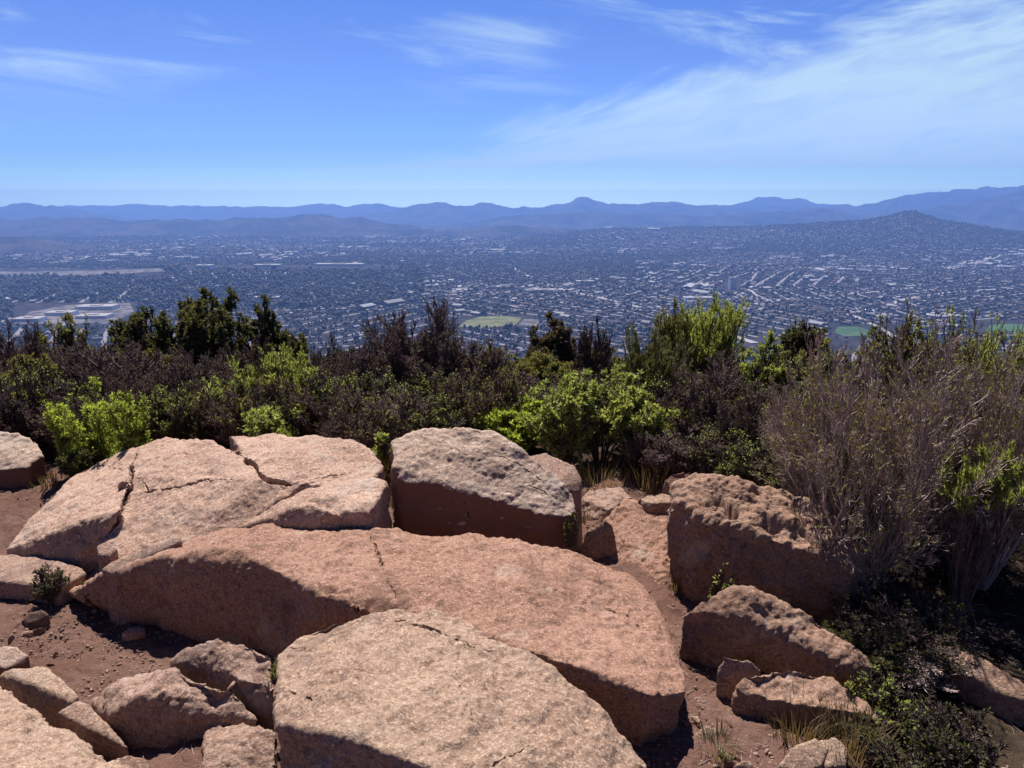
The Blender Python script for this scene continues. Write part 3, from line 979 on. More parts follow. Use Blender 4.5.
def rock(name, label, hulls, mat, vox=0.010, smooth=7, amp=1.0, seed=0, cracks=(), cat='boulder', pits=0.0, group=None):
    bm = bmesh.new()
    for h in hulls:
        vs_ = [bm.verts.new(tuple(p)) for p in h]
        r = bmesh.ops.convex_hull(bm, input=vs_, use_existing_faces=False)
        junk = {g for g in r['geom_interior'] + r['geom_unused'] if isinstance(g, bmesh.types.BMVert)}
        for g in junk:
            if g.is_valid:
                bm.verts.remove(g)
    me = bpy.data.meshes.new('tmp')
    bm.to_mesh(me)
    bm.free()
    o = bpy.data.objects.new('tmp', me)
    COL.objects.link(o)
    m = o.modifiers.new('r', 'REMESH')
    m.mode, m.voxel_size, m.adaptivity = 'VOXEL', vox, 0.0
    m = o.modifiers.new('s', 'SMOOTH')
    m.factor, m.iterations = 0.5, smooth
    dg = bpy.context.evaluated_depsgraph_get()
    dg.update()
    ne = bpy.data.meshes.new_from_object(o.evaluated_get(dg))
    bpy.data.objects.remove(o)
    bpy.data.meshes.remove(me)
    n = len(ne.vertices)
    P = np.empty(n * 3, np.float32)
    ne.vertices.foreach_get('co', P)
    P = P.reshape(-1, 3).astype(float)
    N = np.empty(n * 3, np.float32)
    ne.vertices.foreach_get('normal', N)
    N = N.reshape(-1, 3).astype(float)
    ext = np.minimum(1.0, (P.max(0) - P.min(0))[:2].max() / 1.2)
    lo = fbm(P, 2.3, 3, 0.5, seed)
    mid = fbm(P, 9.0, 3, 0.5, seed + 31)
    hi = fbm(P, 34.0, 3, 0.55, seed + 61)
    # broken ledges: terraces that run slantwise through the stone
    q = P @ np.array([0.7, -0.45, 0.45]) * 9.0 + 1.5 * fbm(P, 2.5, 3, 0.5, seed + 91)
    saw = q - np.floor(q)
    led = np.where(saw < 0.85, saw, (1 - saw) / 0.15 * 0.85) - 0.4
    ledm = sstep(fbm(P, 1.7, 2, 0.5, seed + 95), 0.0, 0.5)
    d = amp * ext * (0.030 * lo + 0.011 * mid + 0.0052 * hi + 0.006 * led * ledm)
    if pits:
        pn = fbm(P, 16.0, 2, 0.5, seed + 121)
        d = d - pits * 0.03 * sstep(pn, 0.35, 0.75)
    P2 = P + N * d[:, None]
    if cracks:
        tree = BVHTree.FromPolygons([tuple(p) for p in P2], [tuple(f.vertices) for f in ne.polygons])
        org = Vector((0, 0, CAM_H))
        C3 = []
        for (line, wdt, dep) in cracks:
            pts = []
            for a, b in zip(line[:-1], line[1:]):
                k = max(2, int(math.hypot(b[0] - a[0], b[1] - a[1]) / 3))
                for t in np.linspace(0, 1, k, endpoint=False):
                    pts.append((a[0] + (b[0] - a[0]) * t, a[1] + (b[1] - a[1]) * t))
            pts.append(line[-1])
            W3 = []
            for i, (u, v) in enumerate(pts):
                u += 1.0 * math.sin(i * 0.9 + seed) * math.sin(i * .31)
                v += 0.6 * math.sin(i * 1.3 + seed * 2)
                dcam = Vector(((u - 512) / F, CP + (-(v - 384) / F) * SP, -SP + (-(v - 384) / F) * CP))
                hit = tree.ray_cast(org, dcam.normalized())
                if hit[0] is not None:
                    W3.append(hit[0])
            if len(W3) < 2:
                continue
            C3.append((np.array(W3), wdt, dep))

        def dist(Pq, L3):
            best = np.full(len(Pq), 1e9)
            for a, b in zip(L3[:-1], L3[1:]):
                ab = b - a
                t = np.clip(((Pq - a) @ ab) / max(float(ab @ ab), 1e-9), 0, 1)
                best = np.minimum(best, np.linalg.norm(Pq - a - t[:, None] * ab, axis=1))
            return best
        # finer faces along the cracks
        ne.vertices.foreach_set('co', P2.astype(np.float32).ravel())
        near = np.zeros(n, bool)
        for L3, wdt, dep in C3:
            if wdt >= 0.045:
                continue
            bb = ((P2 > L3.min(0) - .08) & (P2 < L3.max(0) + .08)).all(1)
            ii = np.where(bb)[0]
            near[ii[dist(P2[ii], L3) < wdt * .8 + vox]] = True
        b2 = bmesh.new()
        b2.from_mesh(ne)
        b2.verts.ensure_lookup_table()
        ed = [e_ for e_ in b2.edges if near[e_.verts[0].index] and near[e_.verts[1].index]]
        bmesh.ops.subdivide_edges(b2, edges=ed, cuts=2, use_grid_fill=True)
        b2.to_mesh(ne)
        b2.free()
        n = len(ne.vertices)
        P2 = np.empty(n * 3, np.float32)
        ne.vertices.foreach_get('co', P2)
        P2 = P2.reshape(-1, 3).astype(float)
        N = np.empty(n * 3, np.float32)
        ne.vertices.foreach_get('normal', N)
        N = N.reshape(-1, 3).astype(float)
        P0 = P2.copy()
        for L3, wdt, dep in C3:
            ii = np.where(((P0 > L3.min(0) - .08) & (P0 < L3.max(0) + .08)).all(1))[0]
            best = dist(P0[ii] + 0.008 * np.stack([vnoise(P0[ii] * 40 + k * 9, seed + k) for k in range(3)], 1), L3)
            big_ = wdt >= 0.045
            wv = wdt * (1.5 if big_ else 0.36) * (0.25 + 0.8 * (vnoise(P0[ii] * 9, seed) + 1))
            ends = np.minimum(np.linalg.norm(P0[ii] - L3[0], axis=1), np.linalg.norm(P0[ii] - L3[-1], axis=1))
            wv = wv * np.clip(ends / 0.22, 0.15, 1)
            k = np.clip(1 - best / np.maximum(wv, .003), 0, 1)
            k = k * k * (3 - 2 * k) if big_ else np.minimum(1, k * 1.8)
            P2[ii] -= (np.array([[0, .35, .94]]) if big_ else N[ii]) * (dep * k)[:, None]
    ne.vertices.foreach_set('co', P2.astype(np.float32).ravel())
    ne.polygons.foreach_set('use_smooth', np.ones(len(ne.polygons), bool))
    ne.materials.clear()
    ne.materials.append(mat)
    ne.name = name
    ne.update()
    o = obj(name, ne)
    tag(o, label, cat, group)
    return o


# fractured slab, upper left
A = [(4, 549, .17), (28, 530, .27), (66, 487, .3), (75, 470, .38), (120, 454, .5), (134, 447, .55), (131, 475, .56), (120, 510, .50), (98, 541, .30), (78, 556, .20)]
Bc = [(136, 447, .55), (165, 437, .66), (213, 439, .72), (262, 479, .72), (300, 487, .70), (238, 530, .5), (190, 545, .42), (122, 565, .29), (98, 541, .30), (133, 475, .56)]
D_ = [(228, 434, .76), (280, 431, .80), (340, 440, .8), (372, 452, .78), (384, 466, .74), (370, 484, .71), (310, 484, .72), (266, 478, .72)]
E_ = [(228, 530, .52), (300, 489, .71), (375, 474, .75), (389, 481, .73), (374, 500, .69), (371, 512, .66), (320, 504, .675), (290, 508, .655), (262, 521, .57)]
rock('fractured_slab', 'broad pinkish slab split by dark cracks, behind and left of the long slab', [hull(A), hull(Bc), hull(D_), hull(E_)], G_SLAB, 0.010, 20, 0.8, 1, cracks=[
    ([(137, 450), (131, 470), (128, 495), (116, 525), (100, 545)], 0.035, 0.06),
    ([(131, 477), (144, 480), (146, 492), (175, 488), (205, 480), (232, 480)], 0.025, 0.05),
    ([(226, 440), (240, 455), (255, 466), (264, 479), (290, 485), (312, 483)], 0.04, 0.085),
    ([(186, 452), (200, 462), (215, 474), (232, 478)], 0.05, 0.025),
    ([(296, 483), (330, 476), (352, 473)], 0.02, 0.04),
    ([(98, 460), (112, 468), (128, 472)], 0.016, 0.02),
    ([(310, 500), (328, 503), (338, 510), (345, 520)], 0.05, 0.04)], cat='rock slab')

# long main slab
L_ = [(70, 594, .10), (108, 571, .30), (122, 575, .31), (165, 556, .46), (210, 548, .52), (245, 553, .53), (268, 566, .51), (282, 574, .49), (222, 533, .53), (270, 527, .56), (330, 529, .55)]
Lb = [(72, 596, -.02), (112, 611, -.02), (150, 630, -.02), (195, 642, -.02), (250, 648, -.02), (285, 645, -.02)]
R_ = [(270, 527, .56), (390, 530, .55), (480, 534, .50), (560, 548, .40), (600, 560, .33), (634, 580, .25), (662, 611, .19), (686, 655, .22), (690, 690, .25), (650, 696, .31), (602, 673, .37), (545, 646, .41),
      (475, 626, .45), (400, 612, .47), (352, 603, .48), (318, 592, .50), (296, 581, .52)]
hL = [at(*p) for p in L_ + Lb] + [at(p[0], p[1] + 3, -.2) for p in Lb] + [at(222, 490, -.2), at(330, 490, -.2), at(110, 540, -.2)]
H3 = [(235, 552, .53), (262, 563, .51), (282, 574, .49), (296, 581, .515), (318, 592, .50), (340, 575, .52), (270, 540, .54)]
rock('long_slab', 'longest rounded reddish slab lying across the middle, its front side in shadow', [hL, hull(H3), hull(R_, spread=-0.05)], G_RED, 0.010, 18, 1.0, 2, cracks=[
    ([(368, 530), (374, 545), (382, 565), (388, 582), (398, 598)], 0.018, 0.022),
    ([(555, 590), (585, 600), (608, 610), (630, 618), (650, 632)], 0.016, 0.022),
    ([(606, 608), (625, 616), (640, 628)], 0.025, 0.03),
    ([(315, 583), (330, 590), (350, 594)], 0.055, 0.05), ([(352, 602), (380, 606), (408, 608)], 0.05, 0.05)], cat='rock slab')

# front pale rock
R5a = [(277, 652, .46), (298, 630, .50), (332, 616, .54), (400, 611, .555), (432, 613, .55), (472, 625, .53), (520, 648, .49), (470, 740, .5), (430, 768, .50), (365, 731, .52), (332, 734, .51), (277, 724, .46)]
R5b = [(400, 611, .555), (432, 613, .55), (472, 625, .53), (520, 648, .49), (560, 670, .46), (602, 705, .40), (640, 750, .30), (660, 785, .22), (600, 830, .36), (450, 830, .47), (433, 769, .50)]
rock('front_rock', 'pale tan domed rock closest to the viewer at bottom centre', [hull(R5a, spread=-.03), hull(R5b)], G_TAN, 0.008, 30, 1.1, 3, cracks=[
    ([(378, 618), (410, 622), (440, 632), (470, 645), (490, 650)], 0.016, 0.02),
    ([(488, 768), (505, 757), (525, 750), (532, 745)], 0.02, 0.05),
    ([(275, 694), (290, 692), (312, 700)], 0.03, 0.07),
    ([(276, 655), (290, 648), (305, 649)], 0.02, 0.04), ([(455, 665), (460, 690), (470, 710), (485, 750)], 0.008, 0.008)], cat='rock')

# centre boulder
R9 = [(393, 468, .82), (400, 482, .745), (448, 488, .71), (500, 504, .61), (545, 515, .545), (572, 518, .5), (579, 510, .53), (575, 494, .6), (550, 468, .75), (520, 447, .87), (490, 430, .96), (460, 427, .985),
      (412, 431, .97), (392, 441, .92)]
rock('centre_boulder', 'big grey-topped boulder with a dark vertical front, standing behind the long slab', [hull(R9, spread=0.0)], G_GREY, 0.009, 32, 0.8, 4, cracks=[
    ([(446, 484), (456, 494), (466, 505), (470, 520)], 0.03, 0.05),
    ([(530, 485), (545, 493), (553, 500)], 0.02, 0.04), ([(500, 455), (520, 465), (540, 480)], 0.015, 0.02),
    ([(452, 448), (466, 455)], .025, .035), ([(470, 430), (480, 434)], .025, .035)])
R10 = [(525, 456, .68), (545, 452, .68), (575, 466, .61), (583, 480, .54), (581, 492, .48), (550, 490, .55)]
rock('rear_rock', 'small brown rock peeking out behind the right end of the grey-topped boulder', [hull(R10)], G_PINK, 0.012, 4, 1.0, 5, cat='rock')

# right boulder
R11 = [(671, 500, .59), (675, 485, .66), (700, 473, .735), (722, 476, .735), (746, 481, .71), (776, 495, .65), (815, 503, .61), (850, 530, .48), (870, 562, .33), (852, 568, .36), (810, 553, .42), (775, 540, .48), (740, 526, .54),
       (700, 520, .56), (690, 510, .60)]
rock('ledged_boulder', 'large orange-brown boulder with hollows along its top, left of the dry twiggy bush', [hull(R11, spread=0.0)], G_ORANGE, 0.009, 26, 1.9, 6, pits=.2, cracks=[
    ([(700, 506), (718, 502), (735, 510), (752, 508)], 0.046, 0.12), ([(752, 524), (775, 526), (794, 521)], 0.046, 0.12), ([(748, 490), (768, 497)], 0.046, 0.09), ([(800, 535), (830, 545)], 0.046, 0.08)])
R12 = [(682, 613, .27), (700, 598, .375), (735, 591, .40), (770, 597, .36), (810, 612, .30), (845, 640, .2), (869, 667, .1), (860, 675, .07), (820, 640, .22), (780, 622, .285), (740, 617, .32), (700, 612, .325)]
rock('arched_boulder', 'long arched brown boulder just below the hollowed orange-brown one', [hull(R12, spread=0.02)], G_ORANGE, 0.009, 20, 1.8, 7)
R13 = [(737, 684, .16), (742, 674, .2), (770, 667, .22), (805, 668, .2), (850, 685, .14), (886, 716, .05), (882, 727, .03), (858, 712, .1), (810, 705, .14), (770, 700, .15), (746, 691, .15)]
rock('low_rock', 'low rough rock lying in front of the long arched boulder', [hull(R13, spread=0.1)], G_ORANGE, 0.009, 10, 2.0, 8, cat='rock')
rock('wedge_stone', 'small wedge-shaped stone leaning on the left end of the low rough rock', [hull([(715, 672, .14), (724, 656, .22), (745, 657, .21), (763, 668, .14), (757, 680, .1), (722, 676, .13)], -0.1)], G_PINK, 0.009, 4, .9, 9, cat='stone')
rock('bottom_stone', 'larger left half of the two sunlit stones at the bottom edge right of centre', [hull([(778, 765, .03), (795, 745, .11), (815, 738, .13), (828, 748, .1), (822, 765, .07), (800, 775, .04)], -0.1)], G_TAN, 0.008, 4, .9, 10, cat='stone')
rock('bottom_stone', 'smaller upper right half of the two sunlit stones at the bottom edge', [hull([(815, 742, .1), (835, 736, .12), (848, 748, .09), (846, 766, .05), (826, 768, .06)], -0.1)], G_TAN, 0.008, 4, .9, 11, cat='stone')
rock('side_ledge', 'slanting streaked rock ledge in the shade under the twiggy bush at right edge', [hull([(938, 646, .13), (952, 646, .15), (985, 660, .15), (1035, 690, .11), (1040, 706, .06), (1010, 696, .07), (968, 672, .09), (944, 656, .11)], -0.2)], G_ORANGE, 0.010, 5, 1.5, 12, cat='rock ledge')
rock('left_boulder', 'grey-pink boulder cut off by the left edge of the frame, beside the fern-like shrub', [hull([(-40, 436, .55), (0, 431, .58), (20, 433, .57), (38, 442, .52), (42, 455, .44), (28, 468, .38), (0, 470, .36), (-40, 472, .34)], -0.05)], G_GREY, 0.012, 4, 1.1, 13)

# low plates and slivers at the left
rock('low_plate', 'flat low plate of rock at the left edge below the fractured slab', [hull([(-30, 560, .12), (-10, 553, .14), (40, 556, .15), (80, 566, .15), (86, 573, .13), (60, 588, .11), (20, 581, .11), (-30, 578, .1)], -0.1)], G_PINK, 0.010, 4, .6, 14, cat='rock plate')
rock('rock_sliver', 'narrow tilted sliver of rock between the fractured and the long slab', [hull([(102, 570, .31), (112, 562, .34), (140, 550, .42), (180, 535, .52), (182, 541, .5), (145, 553, .42), (112, 574, .31)], -0.1)], G_PINK, 0.008, 2, .5, 15, cat='rock')
rock('rock_sliver', 'small wedge of rock wrapped by the crack end at the left slab foot', [hull([(96, 545, .4), (108, 540, .42), (118, 548, .4), (110, 556, .37), (98, 555, .37)], -0.1)], G_PINK, 0.008, 9, .5, 16, cat='rock')

# lower left group
U6 = [(172, 663, .30), (183, 653, .335), (214, 638, .40), (246, 642, .405), (273, 654, .40), (274, 690, .33), (245, 682, .33), (215, 664, .345), (196, 656, .345)]
L6 = [(92, 700, .06), (112, 690, .2), (176, 667, .33), (232, 686, .30), (258, 720, .2), (207, 728, .125), (185, 708, .235), (168, 697, .275), (140, 697, .275), (112, 716, .185)]
M6 = [(203, 728, .15), (250, 722, .21), (277, 730, .21), (277, 800, .09), (212, 800, .06)]
rock('split_rock', 'broken lit rock with a dark hollow in front, left of the pale domed rock', [hull(U6, spread=-.12), hull(L6, spread=-.15), hull(M6)], G_PINK, 0.008, 9, 1.2, 17, cat='rock')
R8 = [(-160, 700, .3), (0, 684, .22), (18, 694, .23), (62, 734, .22), (95, 752, .2), (120, 770, .19), (150, 810, .14), (-160, 900, .5), (60, 900, .42)]
rock('corner_slab', 'sunlit coarse slab filling the bottom left corner of the frame', [hull(R8)], G_TAN, 0.009, 12, 1.4, 18, cat='rock slab')
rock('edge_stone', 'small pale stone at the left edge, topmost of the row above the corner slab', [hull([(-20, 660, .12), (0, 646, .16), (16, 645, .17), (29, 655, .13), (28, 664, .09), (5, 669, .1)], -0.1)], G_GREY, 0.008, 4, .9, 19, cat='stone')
rock('edge_stone', 'long pale stone with a shaded side, middle of the row above the corner slab', [hull([(-5, 676, .17), (12, 667, .21), (48, 665, .22), (78, 695, .2), (72, 703, .18), (50, 690, .2), (20, 677, .2)], -0.1)], G_TAN, 0.008, 9, .9, 20, cat='stone')
rock('edge_stone', 'angular stone with two shaded faces, lowest of the row above the corner slab', [hull([(58, 712, .17), (78, 700, .21), (92, 706, .2), (130, 748, .12), (118, 745, .12), (98, 728, .16), (75, 722, .17)], -0.1)], G_PINK, 0.008, 9, .9, 21, cat='stone')
rock('edge_stone', 'half-buried stone at the bottom edge between corner slab and split rock', [hull([(112, 757, .1), (128, 752, .11), (150, 757, .1), (150, 780, .05), (118, 780, .05)], -0.1)], G_PINK, 0.008, 9, .9, 22, cat='stone')

# path rocks
rock('path_rock', 'flat sunlit rock in the path left of the hollowed boulder', [hull([(612, 512, .22), (628, 498, .26), (668, 502, .26), (672, 530, .19), (655, 548, .14), (622, 538, .15)], -0.05, spread=0.9)], G_RED, 0.010, 8, 1.6, 23, cat='rock')
rock('path_rock', 'small tilted wedge stone right of the grey-topped boulder', [hull([(587, 530, .24), (604, 520, .3), (613, 523, .28), (610, 530, .22), (596, 537, .2)], -0.05, spread=0.9)], G_PINK, 0.008, 9, .8, 24, cat='stone')
rock('path_rock', 'pale flat stone at the top of the path below the leafy green shrub', [hull([(636, 497, .3), (648, 491, .33), (676, 493, .34), (676, 503, .3), (650, 502, .29)], -0.05, spread=0.9)], G_TAN, 0.010, 8, 1.5, 25, cat='stone')
rock('path_rock', 'broad low rock at the path top between the boulder and the shrubs', [hull([(580, 497, .25), (590, 487, .28), (620, 487, .29), (632, 495, .28), (610, 510, .22)], -0.05, spread=0.9)], G_PINK, 0.010, 8, 2.0, 26, cat='rock')
rock('path_rock', 'reddish knob of rock peeking over the back of the hollowed boulder', [hull([(664, 480, .42), (672, 472, .48), (690, 470, .5), (694, 480, .44), (675, 492, .36)], -0.05, spread=0.9)], G_RED, 0.010, 4, 1., 27, cat='rock')
rock('dirt_stone', 'dark stone lying alone on the bare dirt below the low plate', [hull([(20, 620, .02), (30, 612, .07), (42, 609, .08), (50, 614, .06), (44, 622, .02), (28, 625, .01)], -0.05)], G_DARK, 0.007, 9, .8, 28, cat='stone')
rock('dirt_stone', 'flat pale stone in the dirt at the foot of the shaded slab front', [hull([(120, 633, .03), (132, 625, .05), (145, 626, .05), (146, 632, .03), (128, 637, .01)], -0.05)], G_PINK, 0.007, 9, .6, 29, cat='stone')
rock('dirt_stone', 'little round stone at the left tip of the shaded slab front', [hull([(111, 617, .02), (115, 611, .06), (121, 611, .06), (122, 619, .02)], -0.05)], G_PINK, 0.006, 9, .5, 30, cat='stone')
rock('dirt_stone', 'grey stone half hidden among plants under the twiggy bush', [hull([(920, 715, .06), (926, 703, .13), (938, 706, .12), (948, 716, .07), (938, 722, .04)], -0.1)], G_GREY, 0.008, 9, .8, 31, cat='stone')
rock('dirt_stone', 'pale flat stone on the dirt above the two sunlit bottom stones', [hull([(692, 735, .02), (705, 724, .06), (720, 728, .05), (716, 738, .02), (700, 740, .01)], -0.05)], G_TAN, 0.007, 9, .6, 32, cat='stone')
rock('dirt_stone', 'pebbly pale stone at the bottom edge, left of the two sunlit stones', [hull([(730, 766, .02), (742, 758, .06), (754, 761, .05), (752, 772, .02)], -0.05)], G_TAN, 0.007, 9, .6, 33, cat='stone')


def loose_stones():
    rng = np.random.default_rng(77)
    protos = [o for o in bpy.data.objects if o.name.startswith('dirt_stone')]
    spots = [(rng.uniform(10, 225), rng.uniform(598, 680)) for _ in range(22)] + [(rng.uniform(600, 668), rng.uniform(500, 600)) for _ in range(14)] + [(rng.uniform(690, 770), rng.uniform(690, 768)) for _ in range(16)] + [(rng.uniform(0, 60), rng.uniform(500, 545)) for _ in range(8)]
    for k, (px, py) in enumerate(spots):
        src = protos[k % len(protos)]
        c = np.mean([v.co for v in src.data.vertices], axis=0)
        p = at(px, py, .02)
        p[2] = float(ground_z(p[:1], p[1:2])[0])
        sc = rng.uniform(.12, .42) * (1 if rng.random() < .8 else 1.6)
        o = obj('loose_stone', src.data)
        a = rng.uniform(0, 6.28)
        o.scale = (sc, sc, sc)
        o.rotation_euler = (0, 0, a)
        o.location = (p[0] - sc * (c[0] * math.cos(a) - c[1] * math.sin(a)), p[1] - sc * (c[0] * math.sin(a) + c[1] * math.cos(a)), p[2] + .004)
        tag(o, 'small loose stone on the bare reddish dirt between the big rocks', 'stone', 'loose stones on the bare dirt')


loose_stones()


def gravel():
    rng = np.random.default_rng(8)
    n = 17000
    px = np.concatenate([rng.uniform(-20, 290, 7000), rng.uniform(560, 780, 7000), rng.uniform(-20, 1040, 3000)])
    py = np.concatenate([rng.uniform(590, 700, 7000), rng.uniform(480, 768, 7000), rng.uniform(480, 768, 3000)])
    P = np.array([at(a, b, 0.05) for a, b in zip(px, py)])
    P[:, 2] = ground_z(P[:, 0], P[:, 1]) + 0.004
    base = np.array([(1, 0, 0), (-1, 0, 0), (0, 1, 0), (0, -1, 0), (0, 0, 1), (0, 0, -1)], float)
    F8 = np.array([(0, 2, 4), (2, 1, 4), (1, 3, 4), (3, 0, 4), (2, 0, 5), (1, 2, 5), (3, 1, 5), (0, 3, 5)])
    s = 0.002 + 0.013 * rng.random(n) ** 9
    V = base[None] * (s[:, None, None] * rng.uniform(0.6, 1.3, (n, 6, 1))) * np.array([1, 1, .7])
    a = rng.uniform(0, 6.28, n)
    c, q = np.cos(a)[:, None], np.sin(a)[:, None]
    V = np.stack([V[..., 0] * c - V[..., 1] * q, V[..., 0] * q + V[..., 1] * c, V[..., 2]], -1) + P[:, None]
    Fc = (F8[None] + (np.arange(n) * 6)[:, None, None]).reshape(-1, 3)
    tag(obj('gravel', mesh_from('gravel', V.reshape(-1, 3), Fc, 3, [G_PINK])), 'fine reddish gravel strewn over the bare dirt', 'gravel', kind='stuff')


gravel()

# ------------------------------------------------------------------ plants
def unit(v):
    return v / np.maximum(np.linalg.norm(v, axis=-1, keepdims=True), 1e-9)


def grow(rng, n0, spread, levels, wiggle=0.12, up=0.03, nseg=5, r0=0.018, base_r=0.06, even=False):
    """levels: (children per branch, length ratio, angle, start fraction). Returns segments and tips of unit-high growth."""
    a = rng.uniform(0, 6.283, n0)
    sp = spread * np.sqrt(rng.random(n0))
    d = unit(np.stack([np.cos(a) * sp, np.sin(a) * sp, np.ones(n0)], 1))
    p = np.stack([np.cos(a) * sp, np.sin(a) * sp, np.zeros(n0)], 1) * base_r
    ln = rng.uniform(0.7, 1.0, n0)
    rd = np.full(n0, r0) * rng.uniform(.7, 1.2, n0)
    S0, S1, Q0, Q1, LV = [], [], [], [], []
    for lv in range(len(levels) + 1):
        n = len(p)
        pts = [p]
        dirs = []
        ns = nseg if lv == 0 else max(2, nseg - lv)
        for s in range(ns):
            d = unit(d + rng.normal(0, wiggle, (n, 3)) + np.array([0, 0, up]))
            q = pts[-1] + d * (ln / ns)[:, None]
            S0.append(pts[-1]); S1.append(q)
            Q0.append(rd * (1 - .75 * s / ns)); Q1.append(rd * (1 - .75 * (s + 1) / ns))
            LV.append(np.full(n, lv))
            pts.append(q); dirs.append(d)
        if lv == len(levels):
            break
        k, ratio, ang, f0 = levels[lv]
        pts, dirs = np.stack(pts, 1), np.stack(dirs, 1)
        t = f0 + (1 - f0) * (rng.random((n, k)) if not even else (np.arange(k)[None] + rng.random((n, k))) / k)
        si = np.minimum((t * ns).astype(int), ns - 1)
        fr = t * ns - si
        i = np.arange(n)[:, None]
        p = (pts[i, si] * (1 - fr[..., None]) + pts[i, si + 1] * fr[..., None]).reshape(-1, 3)
        dd = dirs[i, si].reshape(-1, 3)
        rnd = rng.normal(size=dd.shape)
        perp = unit(rnd - (rnd * dd).sum(1, keepdims=True) * dd)
        d = unit(dd * math.cos(ang) + perp * math.sin(ang) * rng.uniform(.6, 1.2, (len(dd), 1)))
        ln = (np.repeat(ln, k) * ratio * (1.15 - 0.65 * t.ravel()) * rng.uniform(.7, 1.2, n * k))
        rd = np.repeat(rd, k) * 0.55
    return np.vstack(S0), np.vstack(S1), np.concatenate(Q0), np.concatenate(Q1), np.concatenate(LV)


def fit(S0, S1, height, radius, lean=(0, 0)):
    allp = np.vstack([S0, S1])
    hz_ = np.percentile(allp[:, 2], 99.3)
    rr = np.percentile(np.hypot(allp[:, 0], allp[:, 1]), 96)
    k = np.array([radius / rr, radius / rr, height / hz_])
    out = []
    for q in (S0, S1):
        q = q * k
        q[:, 0] += lean[0] * q[:, 2]
        q[:, 1] += lean[1] * q[:, 2]
        out.append(q)
    return out


def tubes(name, S0, S1, r0, r1, mat, sides=3):
    d = unit(S1 - S0)
    ref = np.where(np.abs(d[:, 2:3]) > .9, np.array([[1., 0, 0]]), np.array([[0, 0, 1.]]))
    u = unit(np.cross(d, ref))
    v = np.cross(d, u)
    n = len(S0)
    V = np.empty((n, 2 * sides, 3))
    for k in range(sides):
        a = 2 * math.pi * k / sides
        o = u * math.cos(a) + v * math.sin(a)
        V[:, k] = S0 + o * r0[:, None]
        V[:, sides + k] = S1 + o * r1[:, None]
    Q = np.array([(k, (k + 1) % sides, sides + (k + 1) % sides, sides + k) for k in range(sides)])
    return mesh_from(name, V.reshape(-1, 3), (Q[None] + (np.arange(n) * 2 * sides)[:, None, None]).reshape(-1, 4), 4, [mat])


def leaves(name, rng, P, D, L, Wd, mat, splay=0.8, up=0.2):
    """folded lance-shaped leaves at points P, pointing roughly along D"""
    n = len(P)
    d = unit(D + rng.normal(0, splay, (n, 3)) + np.array([0, 0, up]))
    s = unit(np.cross(d, rng.normal(size=(n, 3))))
    nn = np.cross(s, d)
    l = L * rng.uniform(.55, 1.25, n)[:, None]
    w = Wd * rng.uniform(.6, 1.2, n)[:, None]
    V = np.stack([P, P + d * l * .5 + s * w * .5 + nn * w * .15, P + d * l, P + d * l * .5 - s * w * .5 + nn * w * .15], 1)
    return mesh_from(name, V.reshape(-1, 3), np.arange(4 * n).reshape(-1, 4), 4, [mat])


KINDS = {
    'dead': dict(n0=20, spread=.7, levels=[(10, .5, .55, .15), (9, .5, .6, .15), (6, .55, .65, .2)], wig=.14, up=.12, r0=.018, nleaf=6000, L=.024, W=.011, lm=LEAF_BROWN, tm=TWIG, splay=1.0),
    'evergreen': dict(n0=10, spread=.95, levels=[(9, .55, .8, .3), (7, .5, .85, .2), (4, .55, .8, .2)], wig=.26, up=.05, r0=.026, nleaf=20000, L=.046, W=.021, lm=LEAF_DARK, tm=BARK, splay=1.0),
    'olive': dict(n0=14, spread=.9, levels=[(9, .5, .75, .12), (7, .5, .8, .1), (4, .55, .8, .2)], wig=.16, up=.08, r0=.018, nleaf=20000, L=.034, W=.013, lm=LEAF_OLIVE, tm=BARK, splay=.9),
    'leafy': dict(n0=16, spread=.9, levels=[(9, .5, .7, .1), (6, .5, .8, .1), (3, .5, .8, .3)], wig=.14, up=.08, r0=.012, nleaf=22000, L=.046, W=.018, lm=LEAF_GREEN, tm=BARK, splay=.9),
    'feathery': dict(n0=60, spread=.6, levels=[(9, .38, .35, .2), (7, .4, .35, .2)], wig=.07, up=.06, r0=.006, nleaf=15000, L=.045, W=.008, lm=LEAF_GREEN, tm=LEAF_OLIVE, splay=.4),
    'plume': dict(n0=13, spread=.75, levels=[(44, .16, .95, .06), (6, .4, .7, .1)], wig=.05, up=.05, r0=.007, nleaf=12000, L=.034, W=.012, lm=LEAF_LIME, tm=LEAF_OLIVE, splay=.7),
    'broom': dict(n0=46, spread=1.15, levels=[(9, .55, .5, .15), (7, .5, .55, .2), (4, .5, .6, .25)], wig=.12, up=.06, r0=.0085, nleaf=12000, L=.024, W=.009, lm=LEAF_OLIVE, tm=TWIG_PALE, splay=.6),
}
_counter = [0]


